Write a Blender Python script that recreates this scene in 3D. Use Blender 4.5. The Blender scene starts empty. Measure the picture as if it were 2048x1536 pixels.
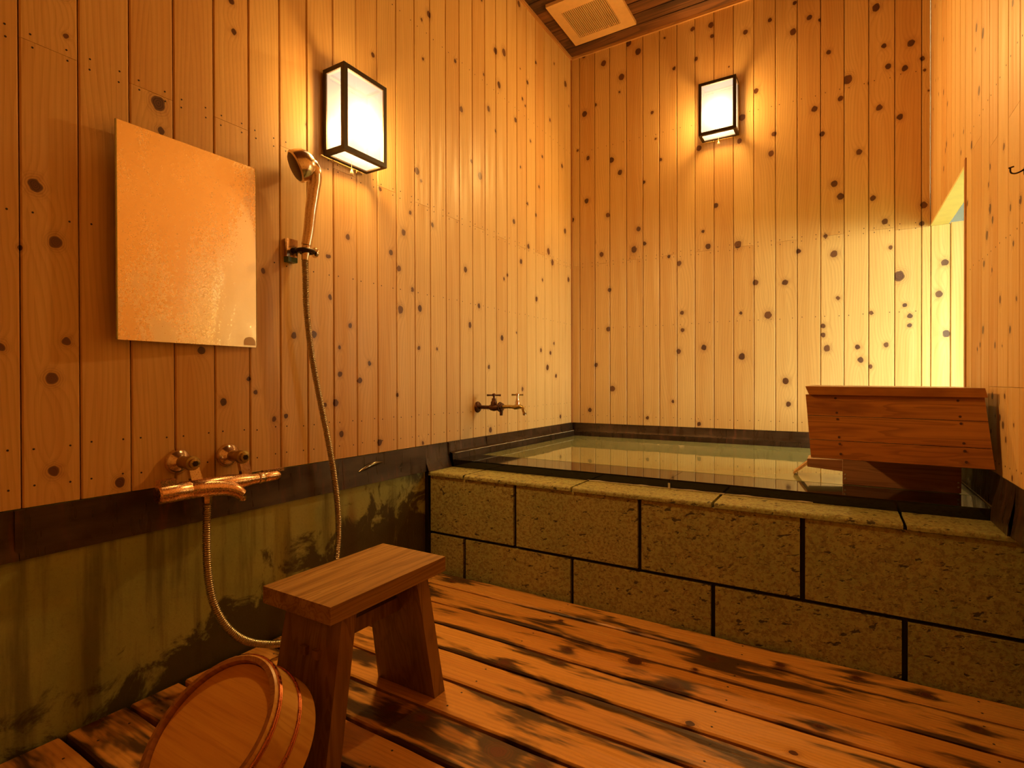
import bpy, bmesh, math, random
from mathutils import Vector, Matrix
import numpy as np

random.seed(7)
# the room was measured in units of 0.6 m: S turns plan units into metres (applied to every root at the end)
S = 0.6
scene = bpy.context.scene
COL = scene.collection

# ------------------------------------------------------------------ camera
cam_data = bpy.data.cameras.new('camera')
cam_data.sensor_fit = 'HORIZONTAL'
cam_data.sensor_width = 36.0
cam_data.lens = 1077.78 / 2048.0 * 36.0
cam_data.clip_start = 0.01
cam = bpy.data.objects.new('camera', cam_data)
COL.objects.link(cam)
yaw, pitch, roll = 0.5478, -0.0054, -0.0026
Fv = Vector((-math.sin(yaw) * math.cos(pitch), math.cos(yaw) * math.cos(pitch), math.sin(pitch)))
Rv = Vector((math.cos(yaw), math.sin(yaw), 0.0))
Uv = Rv.cross(Fv)
R2 = Rv * math.cos(roll) + Uv * math.sin(roll)
U2 = -Rv * math.sin(roll) + Uv * math.cos(roll)
M = Matrix((R2, U2, -Fv)).transposed().to_4x4()
M.translation = Vector((1.8927, -4.0463, 1.0)) * S
cam.matrix_world = M
scene.camera = cam

# ------------------------------------------------------------------ world, exposure, renderer look
world = bpy.data.worlds.new('daylight')
scene.world = world
world.use_nodes = True
bg = world.node_tree.nodes['Background']
bg.inputs['Color'].default_value = (1.0, 0.97, 0.62, 1.0)
WORLD_STRENGTH = 10.5
bg.inputs['Strength'].default_value = WORLD_STRENGTH
vs = scene.view_settings
vs.view_transform = 'Standard'
vs.look = 'None'
vs.gamma = 1.0
vs.exposure = 0.35
vs.use_curve_mapping = False
cy = scene.cycles
cy.use_denoising = True
cy.max_bounces = 5
cy.diffuse_bounces = 3
cy.glossy_bounces = 3
cy.transparent_max_bounces = 6
cy.use_adaptive_sampling = True
cy.adaptive_threshold = 0.1
cy.adaptive_min_samples = 16
cy.caustics_reflective = False
cy.caustics_refractive = False
cy.sample_clamp_indirect = 4.0
LAMP_W = 74.0          # light the bulb throws all round
LAMP_FRONT_W = 215.0   # extra forward light from a spot added inside each lamp
LAMP_COLOUR = (1.0, 0.54, 0.145)

# a portal in the window opening steers the sampling of the daylight
pd = bpy.data.lights.new('window_portal', 'AREA')
pd.shape = 'RECTANGLE'
pd.size = 1.16 * S
pd.size_y = 1.04 * S
pd.cycles.is_portal = True
po = bpy.data.objects.new('window_portal', pd)
po.location = (2.40 * S, -0.52 * S, 1.34 * S)
po.rotation_euler = (0.0, math.radians(90), 0.0)
COL.objects.link(po)

# ------------------------------------------------------------------ helpers
ORG = {}


def origin_of(o):
    return ORG.get(o, Vector((0, 0, 0)))


def tag(o, label=None, cat=None, group=None, kind=None):
    if label: o['label'] = label
    if cat: o['category'] = cat
    if group: o['group'] = group
    if kind: o['kind'] = kind
    return o


def thing(name, loc, label=None, cat=None, group=None, kind=None):
    o = bpy.data.objects.new(name, None)
    o.empty_display_size = 0.05
    COL.objects.link(o)
    o.location = loc
    ORG[o] = Vector(loc)
    return tag(o, label, cat, group, kind)


def mk(name, bm, mat, parent=None, smooth=False, origin=None, bevel=0.0, seg=1, angle=None):
    """link a bmesh given in world coordinates as one mesh object"""
    if bevel > 0:
        es = [e for e in bm.edges if len(e.link_faces) == 2 and e.calc_face_angle(0) > 0.5]
        bmesh.ops.bevel(bm, geom=es, offset=bevel, segments=seg, affect='EDGES', profile=0.5)
    bmesh.ops.recalc_face_normals(bm, faces=bm.faces)
    po_ = origin_of(parent) if parent else Vector((0, 0, 0))
    if origin is None:
        if parent:
            org = po_
        else:
            vs_ = [v.co for v in bm.verts]
            lo = Vector((min(v.x for v in vs_), min(v.y for v in vs_), min(v.z for v in vs_)))
            hi = Vector((max(v.x for v in vs_), max(v.y for v in vs_), max(v.z for v in vs_)))
            org = Vector(((lo.x + hi.x) / 2, (lo.y + hi.y) / 2, lo.z))
    else:
        org = Vector(origin)
    bmesh.ops.translate(bm, verts=bm.verts, vec=-org)
    me = bpy.data.meshes.new(name)
    if smooth:
        lim = angle if angle is not None else math.radians(40)
        for f in bm.faces: f.smooth = True
        for e in bm.edges:
            if len(e.link_faces) == 2 and e.calc_face_angle(0) > lim: e.smooth = False
    bm.to_mesh(me)
    bm.free()
    me.materials.append(mat)
    o = bpy.data.objects.new(name, me)
    COL.objects.link(o)
    if parent: o.parent = parent
    o.location = org - po_
    ORG[o] = org
    return o


def nb(): return bmesh.new()


def box(bm, x0, x1, y0, y1, z0, z1):
    v = [bm.verts.new((x, y, z)) for z in (z0, z1) for y in (y0, y1) for x in (x0, x1)]
    for q in ((0, 1, 3, 2), (4, 5, 7, 6), (0, 1, 5, 4), (2, 3, 7, 6), (0, 2, 6, 4), (1, 3, 7, 5)):
        bm.faces.new([v[i] for i in q])
    return v


def hexa(bm, bottom, top):
    v = [bm.verts.new(p) for p in list(bottom) + list(top)]
    for q in ((3, 2, 1, 0), (4, 5, 6, 7), (0, 1, 5, 4), (1, 2, 6, 5), (2, 3, 7, 6), (3, 0, 4, 7)):
        bm.faces.new([v[i] for i in q])
    return v


def frame_for(d):
    d = Vector(d).normalized()
    a = d.cross(Vector((0, 0, 1)))
    if a.length < 1e-4: a = Vector((1, 0, 0))
    a.normalize()
    return d, a, d.cross(a).normalized()


def lathe(bm, origin, axis, prof, n=24, cap=True):
    """prof: (radius, distance along axis)"""
    d, a, b = frame_for(axis)
    o = Vector(origin)
    rings = []
    for r, t in prof:
        if r < 1e-6:
            rings.append([bm.verts.new(o + d * t)])
        else:
            rings.append([bm.verts.new(o + d * t + (a * math.cos(2 * math.pi * i / n) + b * math.sin(2 * math.pi * i / n)) * r) for i in range(n)])
    for A, B in zip(rings, rings[1:]):
        for i in range(n):
            j = (i + 1) % n
            if len(A) == 1 and len(B) == 1: continue
            if len(A) == 1: bm.faces.new((A[0], B[i], B[j]))
            elif len(B) == 1: bm.faces.new((A[i], B[0], A[j]))
            else: bm.faces.new((A[i], B[i], B[j], A[j]))
    if cap:
        for rg in (rings[0], rings[-1]):
            if len(rg) > 2: bm.faces.new(rg)
    return rings


def catmull(pts, per):
    P = [Vector(p) for p in pts]
    P = [P[0] * 2 - P[1]] + P + [P[-1] * 2 - P[-2]]
    out = []
    for i in range(1, len(P) - 2):
        p0, p1, p2, p3 = P[i - 1:i + 3]
        for k in range(per):
            t = k / per
            out.append(0.5 * ((2 * p1) + (p2 - p0) * t + (2 * p0 - 5 * p1 + 4 * p2 - p3) * t * t + (3 * p1 - p0 - 3 * p2 + p3) * t ** 3))
    out.append(P[-2].copy())
    return out


def resample(pts, step):
    out = [pts[0].copy()]
    acc = 0.0
    for a, b in zip(pts, pts[1:]):
        seg = (b - a).length
        if seg < 1e-9: continue
        t = step - acc
        while t <= seg:
            out.append(a + (b - a) * (t / seg))
            t += step
        acc = seg - (t - step)
    return out


def tube(bm, pts, radii, n=12, cap=True, flat=1.0):
    pts = [Vector(p) for p in pts]
    if not hasattr(radii, '__len__'): radii = [radii] * len(pts)
    t0 = (pts[1] - pts[0]).normalized()
    _, a, b = frame_for(t0)
    rings = []
    prev = t0
    for i, p in enumerate(pts):
        t = (pts[min(i + 1, len(pts) - 1)] - pts[max(i - 1, 0)]).normalized()
        q = prev.rotation_difference(t)
        a = q @ a
        b = q @ b
        prev = t
        rings.append([bm.verts.new(p + (a * math.cos(2 * math.pi * k / n) + b * flat * math.sin(2 * math.pi * k / n)) * radii[i]) for k in range(n)])
    for A, B in zip(rings, rings[1:]):
        for i in range(n):
            j = (i + 1) % n
            bm.faces.new((A[i], B[i], B[j], A[j]))
    if cap:
        bm.faces.new(rings[0])
        bm.faces.new(rings[-1])
    return rings


# ------------------------------------------------------------------ node helpers
class NT:
    def __init__(self, name):
        self.mat = bpy.data.materials.new(name)
        self.mat.use_nodes = True
        self.t = self.mat.node_tree
        self.t.nodes.clear()
        self.out = self.t.nodes.new('ShaderNodeOutputMaterial')
        self.bsdf = self.t.nodes.new('ShaderNodeBsdfPrincipled')
        self.t.links.new(self.bsdf.outputs[0], self.out.inputs[0])

    def n(self, typ, **kw):
        nd = self.t.nodes.new(typ)
        for k, v in kw.items(): setattr(nd, k, v)
        return nd

    def put(self, sock, val):
        if hasattr(val, 'is_output'):
            self.t.links.new(val, sock)
        elif isinstance(val, (tuple, list)) and sock.type == 'RGBA' and len(val) == 3:
            sock.default_value = (*val, 1.0)
        else:
            sock.default_value = val

    def math(self, op, a, b=None, c=None, clamp=False):
        nd = self.n('ShaderNodeMath', operation=op, use_clamp=clamp)
        self.put(nd.inputs[0], a)
        if b is not None: self.put(nd.inputs[1], b)
        if c is not None: self.put(nd.inputs[2], c)
        return nd.outputs[0]

    def vmath(self, op, a, b=None):
        nd = self.n('ShaderNodeVectorMath', operation=op)
        self.put(nd.inputs[0], a)
        if b is not None: self.put(nd.inputs[1], b)
        return nd.outputs['Value'] if op in ('LENGTH', 'DOT_PRODUCT', 'DISTANCE') else nd.outputs[0]

    def mix(self, fac, a, b, mode='MIX'):
        nd = self.n('ShaderNodeMix', data_type='RGBA', blend_type=mode)
        self.put(nd.inputs[0], fac)
        self.put(nd.inputs[6], a)
        self.put(nd.inputs[7], b)
        return nd.outputs[2]

    def ramp(self, v, a, b, lo=0.0, hi=1.0, smooth=True):
        nd = self.n('ShaderNodeMapRange', interpolation_type='SMOOTHSTEP' if smooth else 'LINEAR')
        self.put(nd.inputs[0], v)
        for i, q in enumerate((a, b, lo, hi)): self.put(nd.inputs[i + 1], q)
        return nd.outputs[0]

    def noise(self, vec, scale=1.0, detail=2.0, rough=0.5, dist=0.0):
        nd = self.n('ShaderNodeTexNoise')
        self.put(nd.inputs['Vector'], vec)
        nd.inputs['Scale'].default_value = scale
        nd.inputs['Detail'].default_value = detail
        nd.inputs['Roughness'].default_value = rough
        nd.inputs['Distortion'].default_value = dist
        return nd.outputs[0]

    def scale(self, vec, s): return self.vmath('MULTIPLY', vec, tuple(s))

    def obj(self): return self.n('ShaderNodeTexCoord').outputs['Object']

    def rnd(self): return self.n('ShaderNodeObjectInfo').outputs['Random']

    def sep(self, v):
        nd = self.n('ShaderNodeSeparateXYZ')
        self.put(nd.inputs[0], v)
        return nd.outputs

    def comb(self, x, y, z):
        nd = self.n('ShaderNodeCombineXYZ')
        for i, q in enumerate((x, y, z)): self.put(nd.inputs[i], q)
        return nd.outputs[0]

    def bump(self, h, strength=0.2, dist=0.002):
        nd = self.n('ShaderNodeBump')
        nd.inputs['Strength'].default_value = strength
        nd.inputs['Distance'].default_value = dist
        self.put(nd.inputs['Height'], h)
        self.put(self.bsdf.inputs['Normal'], nd.outputs[0])

    def set(self, **kw):
        for k, v in kw.items(): self.put(self.bsdf.inputs[k.replace('_', ' ')], v)
        return self.mat


NK = 6


def board_wood(name, cols, knot_col, halo_col, axes=(0, 2), rough=(0.42, 0.6), stains=0.0, grain=1.0, tone_var=0.25, blotch=None):
    """planed softwood: grain runs along the board, knots sit where each board's own properties put them"""
    m = NT(name)
    P = m.obj()
    s = m.sep(P)
    u, w = s[axes[0]], s[axes[1]]
    rnd = m.rnd()
    off = m.math('MULTIPLY', rnd, 37.0)
    wob = m.noise(m.comb(m.math('MULTIPLY', u, 60.0), m.math('MULTIPLY', w, 45.0), off), 1.0, 0.0)
    wob2 = m.math('MULTIPLY', m.math('SUBTRACT', wob, 0.5), 0.008)
    pk = m.comb(m.math('MULTIPLY', m.math('ADD', u, wob2), 1.12), m.math('ADD', w, wob2), 1.0)
    best = None
    for i in range(NK):
        at = m.n('ShaderNodeAttribute', attribute_type='OBJECT', attribute_name='k%d' % i)
        k = at.outputs['Vector']
        # k holds (u / r, w / r, 1 / r): the distance comes out in knot radii
        sc = m.n('ShaderNodeVectorMath', operation='SCALE')
        m.put(sc.inputs[0], pk)
        m.put(sc.inputs['Scale'], m.sep(k)[2])
        q = m.vmath('DISTANCE', sc.outputs[0], k)
        best = q if best is None else m.math('MINIMUM', best, q)
    # grain bends around the knots
    near = m.math('EXPONENT', m.math('MULTIPLY', best, -0.55))
    slow = m.noise(m.comb(m.math('MULTIPLY', u, 7.0), m.math('MULTIPLY', w, 1.1), off), 1.0, 1.0, 0.5)
    # broad cathedral figure: rings of a slowly wandering trunk centre
    cen = m.math('MULTIPLY', m.math('SUBTRACT', m.noise(m.comb(0.0, m.math('MULTIPLY', w, 0.5), off), 1.0, 0.0), 0.5), 0.22)
    du = m.math('ABSOLUTE', m.math('SUBTRACT', u, cen))
    ring = m.math('ADD', m.math('ADD', m.math('MULTIPLY', du, 62.0), m.math('MULTIPLY', slow, 5.0)), m.math('MULTIPLY', near, 3.0))
    ring = m.math('ADD', ring, m.math('MULTIPLY', w, 0.9))
    band = m.math('FRACT', ring)
    line = m.math('MULTIPLY', m.ramp(band, 0.35, 0.9), m.ramp(band, 1.0, 0.93))
    fine = m.noise(m.comb(m.math('MULTIPLY', u, 330.0), m.math('MULTIPLY', w, 5.0), off), 1.0, 1.0, 0.6)
    mid = m.noise(m.comb(m.math('MULTIPLY', u, 28.0), m.math('MULTIPLY', w, 1.3), m.math('ADD', off, 9.0)), 1.0, 1.0, 0.5)
    tone = m.math('ADD', m.math('MULTIPLY', rnd, tone_var * 2), m.math('MULTIPLY', mid, 0.75))
    tone = m.math('SUBTRACT', tone, tone_var)
    col = m.mix(m.ramp(tone, 0.1, 0.8), cols[0], cols[1])
    col = m.mix(m.math('MULTIPLY', line, 0.20 * grain), col, cols[2])
    col = m.mix(m.math('MULTIPLY', m.ramp(fine, 0.45, 0.75), 0.16 * grain), col, cols[2])
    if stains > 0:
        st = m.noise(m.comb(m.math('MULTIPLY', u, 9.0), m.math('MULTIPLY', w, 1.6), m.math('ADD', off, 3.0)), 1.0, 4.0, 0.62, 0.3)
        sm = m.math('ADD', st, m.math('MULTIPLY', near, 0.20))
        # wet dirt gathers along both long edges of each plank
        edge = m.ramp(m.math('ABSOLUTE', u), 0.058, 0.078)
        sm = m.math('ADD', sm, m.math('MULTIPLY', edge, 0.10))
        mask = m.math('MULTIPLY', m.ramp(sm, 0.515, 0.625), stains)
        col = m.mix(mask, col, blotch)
    halo = m.math('MULTIPLY', m.ramp(best, 2.6, 1.0), 0.45)
    hr = m.math('MULTIPLY', halo, m.math('ADD', 0.6, m.math('MULTIPLY', m.math('SINE', m.math('MULTIPLY', best, 16.0)), 0.4)))
    col = m.mix(hr, col, halo_col)
    core = m.ramp(best, 1.12, 0.82)
    dk = m.ramp(m.math('ADD', slow, m.math('MULTIPLY', rnd, 0.3)), 0.42, 0.82, 0.66, 1.0)
    kring = m.math('ADD', 0.84, m.math('MULTIPLY', m.math('SINE', m.math('MULTIPLY', best, 22.0)), 0.16))
    kc = m.mix(m.math('MULTIPLY', dk, kring), halo_col, knot_col)
    col = m.mix(core, col, kc)
    m.bump(m.math('ADD', m.math('MULTIPLY', line, -0.5), m.math('MULTIPLY', fine, 0.5)), 0.08, 0.0012)
    rg = m.ramp(mid, 0.3, 0.7, rough[0], rough[1])
    return m.set(Base_Color=col, Roughness=rg)


def simple_wood(name, cols, along=0, rough=0.45, scale=1.0, stain=None, stain_amt=0.6, figure=0.45):
    """grain along one object axis (0 x, 1 y, 2 z)"""
    m = NT(name)
    P = m.obj()
    off = m.math('MULTIPLY', m.rnd(), 23.0)
    sc = [70.0 * scale] * 3
    sc[along] = 2.2 * scale
    v = m.vmath('ADD', m.scale(P, sc), m.comb(off, off, off))
    g = m.noise(v, 1.0, 3.0, 0.6, 0.4)
    sc2 = [13.0 * scale] * 3
    sc2[along] = 1.0 * scale
    g2 = m.noise(m.vmath('ADD', m.scale(P, sc2), m.comb(off, off, off)), 1.0, 3.0, 0.5, 0.8)
    wv = m.math('FRACT', m.math('MULTIPLY', g2, 9.0))
    line = m.math('MULTIPLY', m.ramp(wv, 0.3, 0.9), m.ramp(wv, 1.0, 0.92))
    col = m.mix(m.ramp(g2, 0.3, 0.7), cols[0], cols[1])
    col = m.mix(m.math('MULTIPLY', line, figure), col, cols[2])
    col = m.mix(m.math('MULTIPLY', m.ramp(g, 0.45, 0.75), 0.4), col, cols[2])
    if stain:
        sc3 = [5.0] * 3
        sc3[along] = 2.5
        st = m.noise(m.vmath('ADD', m.scale(P, sc3), m.comb(off, 5.0, off)), 1.0, 4.0, 0.6)
        col = m.mix(m.math('MULTIPLY', m.ramp(st, 0.52, 0.7), stain_amt), col, stain)
    m.bump(g, 0.2, 0.001)
    return m.set(Base_Color=col, Roughness=rough)


def metal(name, col, rough=0.2, metallic=1.0, spots=None, sscale=60.0):
    m = NT(name)
    P = m.obj()
    nz = m.noise(P, sscale, 3.0, 0.6)
    c = col
    if spots: c = m.mix(m.ramp(nz, 0.55, 0.68), col, spots)
    m.set(Base_Color=c, Metallic=metallic)
    return m.set(Roughness=m.ramp(nz, 0.3, 0.7, rough * 0.7, rough * 1.5))


# ------------------------------------------------------------------ materials
WALL = board_wood('knotty_cypress', ((0.75, 0.495, 0.20), (0.65, 0.365, 0.12), (0.38, 0.165, 0.045)),
                  (0.045, 0.012, 0.006), (0.30, 0.12, 0.04))
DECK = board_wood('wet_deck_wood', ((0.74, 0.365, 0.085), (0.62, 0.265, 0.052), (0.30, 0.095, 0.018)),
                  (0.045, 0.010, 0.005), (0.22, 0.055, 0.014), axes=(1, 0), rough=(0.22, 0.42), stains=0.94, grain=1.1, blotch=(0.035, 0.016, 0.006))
CEIL = simple_wood('smoked_ceiling_wood', ((0.22, 0.085, 0.025), (0.05, 0.02, 0.008), (0.012, 0.006, 0.003)), along=0, rough=0.6, scale=0.8)
PLANK = simple_wood('plain_strip_wood', ((0.66, 0.38, 0.15), (0.55, 0.28, 0.09), (0.36, 0.16, 0.05)), along=0)
STRIPY = simple_wood('plain_strip_wood_y', ((0.66, 0.38, 0.15), (0.55, 0.28, 0.09), (0.36, 0.16, 0.05)), along=1)
STRIPZ = simple_wood('plain_post_wood', ((0.50, 0.22, 0.07), (0.40, 0.16, 0.045), (0.22, 0.08, 0.02)), along=2)
STOOLY = simple_wood('stool_seat_wood', ((0.40, 0.225, 0.062), (0.30, 0.155, 0.038), (0.12, 0.046, 0.011)), along=1, rough=0.22)
STOOLZ = simple_wood('stool_leg_wood', ((0.31, 0.165, 0.05), (0.23, 0.11, 0.032), (0.09, 0.034, 0.009)), along=2, rough=0.4, stain=(0.03, 0.010, 0.004), stain_amt=0.5)
BOXW = simple_wood('red_box_wood', ((0.40, 0.165, 0.028), (0.31, 0.110, 0.017), (0.12, 0.034, 0.006)), along=0, rough=0.32, stain=(0.13, 0.030, 0.008), stain_amt=0.55)
BOXD = simple_wood('dark_box_wood', ((0.42, 0.20, 0.09), (0.32, 0.14, 0.062), (0.14, 0.055, 0.024)), along=0, rough=0.4, stain=(0.50, 0.33, 0.20), stain_amt=0.7)
SPOUTW = simple_wood('pale_spout_wood', ((0.60, 0.36, 0.16), (0.50, 0.28, 0.11), (0.3, 0.15, 0.05)), along=0)
BUCKET = simple_wood('bucket_stave_wood', ((0.70, 0.41, 0.105), (0.62, 0.34, 0.08), (0.46, 0.21, 0.042)), along=2, rough=0.33, scale=0.9)
BUCKETB = simple_wood('bucket_base_wood', ((0.72, 0.36, 0.065), (0.64, 0.29, 0.048), (0.42, 0.155, 0.024)), along=0, rough=0.38, scale=2.0, figure=0.0)
BUCKETR = simple_wood('bucket_end_grain', ((0.36, 0.14, 0.03), (0.28, 0.10, 0.02), (0.15, 0.05, 0.01)), along=2, rough=0.4)
COPPER = metal('copper_hoop', (0.60, 0.20, 0.09), 0.28)
CHROME = metal('spotted_chrome', (0.80, 0.66, 0.52), 0.16, spots=(0.45, 0.30, 0.20), sscale=220.0)
WARMCHROME = metal('hard_water_chrome', (0.78, 0.50, 0.32), 0.24, spots=(0.60, 0.36, 0.20), sscale=260.0)
HOSE = metal('steel_hose', (0.42, 0.36, 0.24), 0.32)
BRONZE = metal('tarnished_bronze', (0.10, 0.05, 0.03), 0.42, spots=(0.25, 0.10, 0.05), sscale=90.0)
BRASS = metal('worn_brass', (0.45, 0.33, 0.12), 0.34)
BLACKM = metal('blackened_metal', (0.05, 0.035, 0.025), 0.5)


def make_flashing():
    m = NT('brown_metal_flashing')
    P = m.obj()
    n1 = m.noise(m.scale(P, (3.0, 3.0, 14.0)), 1.0, 4.0, 0.6)
    n2 = m.noise(m.scale(P, (26.0, 26.0, 4.0)), 1.0, 3.0, 0.6)
    c = m.mix(m.ramp(n1, 0.35, 0.7), (0.045, 0.024, 0.011), (0.085, 0.052, 0.030))
    c = m.mix(m.math('MULTIPLY', m.ramp(n2, 0.55, 0.72), 0.5), c, (0.16, 0.055, 0.03))
    m.bump(n1, 0.15, 0.004)
    return m.set(Base_Color=c, Metallic=0.45, Roughness=m.ramp(n2, 0.3, 0.7, 0.24, 0.45))


FLASH = make_flashing()


def make_concrete():
    m = NT('mossy_concrete')
    P = m.obj()
    s = m.sep(P)
    big = m.noise(P, 3.2, 4.0, 0.6, 0.3)
    streak = m.noise(m.comb(0.0, m.math('MULTIPLY', s[1], 13.0), m.math('MULTIPLY', s[2], 1.1)), 1.0, 4.0, 0.6)
    fine = m.noise(P, 90.0, 3.0, 0.6)
    c = m.mix(m.ramp(big, 0.35, 0.65), (0.36, 0.39, 0.14), (0.27, 0.32, 0.11))
    c = m.mix(m.math('MULTIPLY', m.ramp(streak, 0.50, 0.68), 0.6), c, (0.075, 0.055, 0.014))
    rust = m.noise(m.comb(3.0, m.math('MULTIPLY', s[1], 4.5), m.math('MULTIPLY', s[2], 0.5)), 1.0, 2.0, 0.4)
    c = m.mix(m.math('MULTIPLY', m.ramp(rust, 0.62, 0.70), 0.7), c, (0.16, 0.055, 0.016))
    # damp moss climbing from the deck and spreading towards the bath, with its own ragged outline
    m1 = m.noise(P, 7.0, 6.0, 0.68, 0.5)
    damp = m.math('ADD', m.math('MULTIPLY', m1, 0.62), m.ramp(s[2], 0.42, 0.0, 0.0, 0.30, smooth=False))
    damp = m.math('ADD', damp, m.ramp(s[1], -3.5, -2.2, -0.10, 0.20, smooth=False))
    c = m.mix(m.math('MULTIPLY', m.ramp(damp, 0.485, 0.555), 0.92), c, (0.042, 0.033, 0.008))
    lime = m.noise(m.comb(7.0, m.math('MULTIPLY', s[1], 30.0), m.math('MULTIPLY', s[2], 6.0)), 1.0, 5.0, 0.7)
    lm = m.math('MULTIPLY', m.ramp(lime, 0.58, 0.70), m.ramp(s[1], -2.9, -2.4, 0.0, 0.4))
    c = m.mix(lm, c, (0.34, 0.29, 0.12))
    c = m.mix(m.math('MULTIPLY', m.ramp(fine, 0.5, 0.8), 0.25), c, (0.08, 0.065, 0.02))
    m.bump(fine, 0.25, 0.002)
    return m.set(Base_Color=c, Roughness=m.ramp(damp, 0.5, 0.7, 0.75, 0.42))


CONC = make_concrete()


def make_stone():
    m = NT('speckled_tuff_stone')
    P = m.obj()
    off = m.math('MULTIPLY', m.rnd(), 11.0)
    Pv = m.vmath('ADD', P, m.comb(off, off, off))
    tone = m.noise(Pv, 5.0, 3.0, 0.6)
    grit = m.noise(Pv, 190.0, 2.0, 0.6)
    grit2 = m.noise(Pv, 75.0, 3.0, 0.65)
    c = m.mix(m.ramp(tone, 0.3, 0.7), (0.37, 0.345, 0.12), (0.295, 0.315, 0.11))
    c = m.mix(m.math('MULTIPLY', m.ramp(grit2, 0.42, 0.62), 0.62), c, (0.15, 0.085, 0.022))
    c = m.mix(m.math('MULTIPLY', m.ramp(grit, 0.52, 0.7), 0.55), c, (0.44, 0.34, 0.13))
    # dark pumice flecks, flat and slanting
    rot = m.n('ShaderNodeVectorRotate', rotation_type='Y_AXIS')
    m.put(rot.inputs['Vector'], Pv)
    rot.inputs['Angle'].default_value = math.radians(14)
    fl = m.noise(m.scale(rot.outputs[0], (24.0, 24.0, 52.0)), 1.0, 3.0, 0.6, 0.2)
    c = m.mix(m.math('MULTIPLY', m.ramp(fl, 0.62, 0.66), 0.92), c, (0.045, 0.036, 0.012))
    fl2 = m.noise(m.vmath('ADD', m.scale(rot.outputs[0], (58.0, 58.0, 110.0)), (4.0, 9.0, 2.0)), 1.0, 2.0, 0.6, 0.2)
    c = m.mix(m.math('MULTIPLY', m.ramp(fl2, 0.62, 0.67), 0.7), c, (0.075, 0.042, 0.012))
    m.bump(m.math('SUBTRACT', grit2, m.ramp(fl, 0.6, 0.68)), 0.35, 0.0025)
    return m.set(Base_Color=c, Roughness=0.62)


STONE = make_stone()


def flat(name, col, rough=0.6, metallic=0.0, nscale=30.0, var=0.25):
    m = NT(name)
    nz = m.noise(m.obj(), nscale, 3.0, 0.6)
    c = m.mix(m.ramp(nz, 0.3, 0.7, 0.0, var), col, tuple(q * 0.35 for q in col))
    return m.set(Base_Color=c, Roughness=rough, Metallic=metallic)


JOINT = flat('dark_joint', (0.012, 0.009, 0.006), 0.8)
BLACKSTONE = flat('wet_black_granite', (0.008, 0.007, 0.006), 0.06, nscale=120.0)
TUBIN = flat('tub_lining', (0.05, 0.055, 0.04), 0.5)
SEAL = flat('white_sealant', (0.55, 0.50, 0.38), 0.5)
LAMPFRAME = flat('dark_lamp_frame', (0.035, 0.018, 0.006), 0.45)
IVORY = flat('ivory_plastic', (0.80, 0.62, 0.36), 0.35)
VENTP = flat('vent_plastic', (0.75, 0.47, 0.20), 0.5, var=0.1)
VENTD = flat('vent_inside', (0.06, 0.03, 0.015), 0.8)
NAILM = flat('nail_head', (0.02, 0.01, 0.008), 0.6)
EAVE = flat('eave_boards', (0.012, 0.014, 0.006), 0.8)
SOFFIT = flat('daylit_head_board', (0.88, 0.80, 0.40), 0.5, nscale=14.0, var=0.12)  # yellow daylight on the head board is put into its colour
GROUND = flat('garden_ground', (0.16, 0.20, 0.07), 0.9, nscale=3.0)
TEAL = flat('grey_green_plastic', (0.10, 0.20, 0.16), 0.4)
BACKING = flat('wall_backing', (0.05, 0.022, 0.008), 0.9)


def make_water():
    m = NT('milky_bath_water')
    P = m.obj()
    nz = m.noise(m.scale(P, (1.0, 1.0, 1.0)), 2.2, 2.0, 0.5)
    rip = m.noise(P, 5.0, 2.0, 0.5)
    c = m.mix(m.ramp(nz, 0.3, 0.7), (0.25, 0.27, 0.12), (0.30, 0.32, 0.15))
    m.bump(rip, 0.05, 0.006)
    return m.set(Base_Color=c, Roughness=0.03, IOR=1.45)


WATER = make_water()


def make_mirror():
    m = NT('corroded_mirror')
    P = m.obj()
    s = m.sep(P)
    big = m.noise(m.scale(P, (1.0, 7.0, 3.0)), 1.0, 5.0, 0.65, 0.6)
    spk = m.noise(P, 150.0, 3.0, 0.7)
    # lime film thicker low down and towards the shower
    low = m.math('ADD', m.ramp(s[2], 0.6, 0.0, -0.08, 0.10, smooth=False), m.ramp(s[1], -0.2, 0.2, -0.08, 0.10, smooth=False))
    film = m.ramp(m.math('ADD', m.math('ADD', big, low), m.math('MULTIPLY', m.math('SUBTRACT', spk, 0.5), 0.22)), 0.40, 0.80)
    dif = m.n('ShaderNodeBsdfDiffuse')
    dif.inputs['Color'].default_value = (0.62, 0.50, 0.26, 1)
    m.set(Base_Color=(0.96, 0.76, 0.48), Metallic=1.0)
    m.set(Roughness=m.ramp(m.math('ADD', spk, m.math('MULTIPLY', film, 0.6)), 0.4, 1.1, 0.20, 0.42))
    mx = m.n('ShaderNodeMixShader')
    m.put(mx.inputs[0], m.math('ADD', 0.03, m.math('MULTIPLY', film, 0.16)))
    m.t.links.new(m.bsdf.outputs[0], mx.inputs[1])
    m.t.links.new(dif.outputs[0], mx.inputs[2])
    m.t.links.new(mx.outputs[0], m.out.inputs[0])
    return m.mat


MIRROR = make_mirror()


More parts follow.
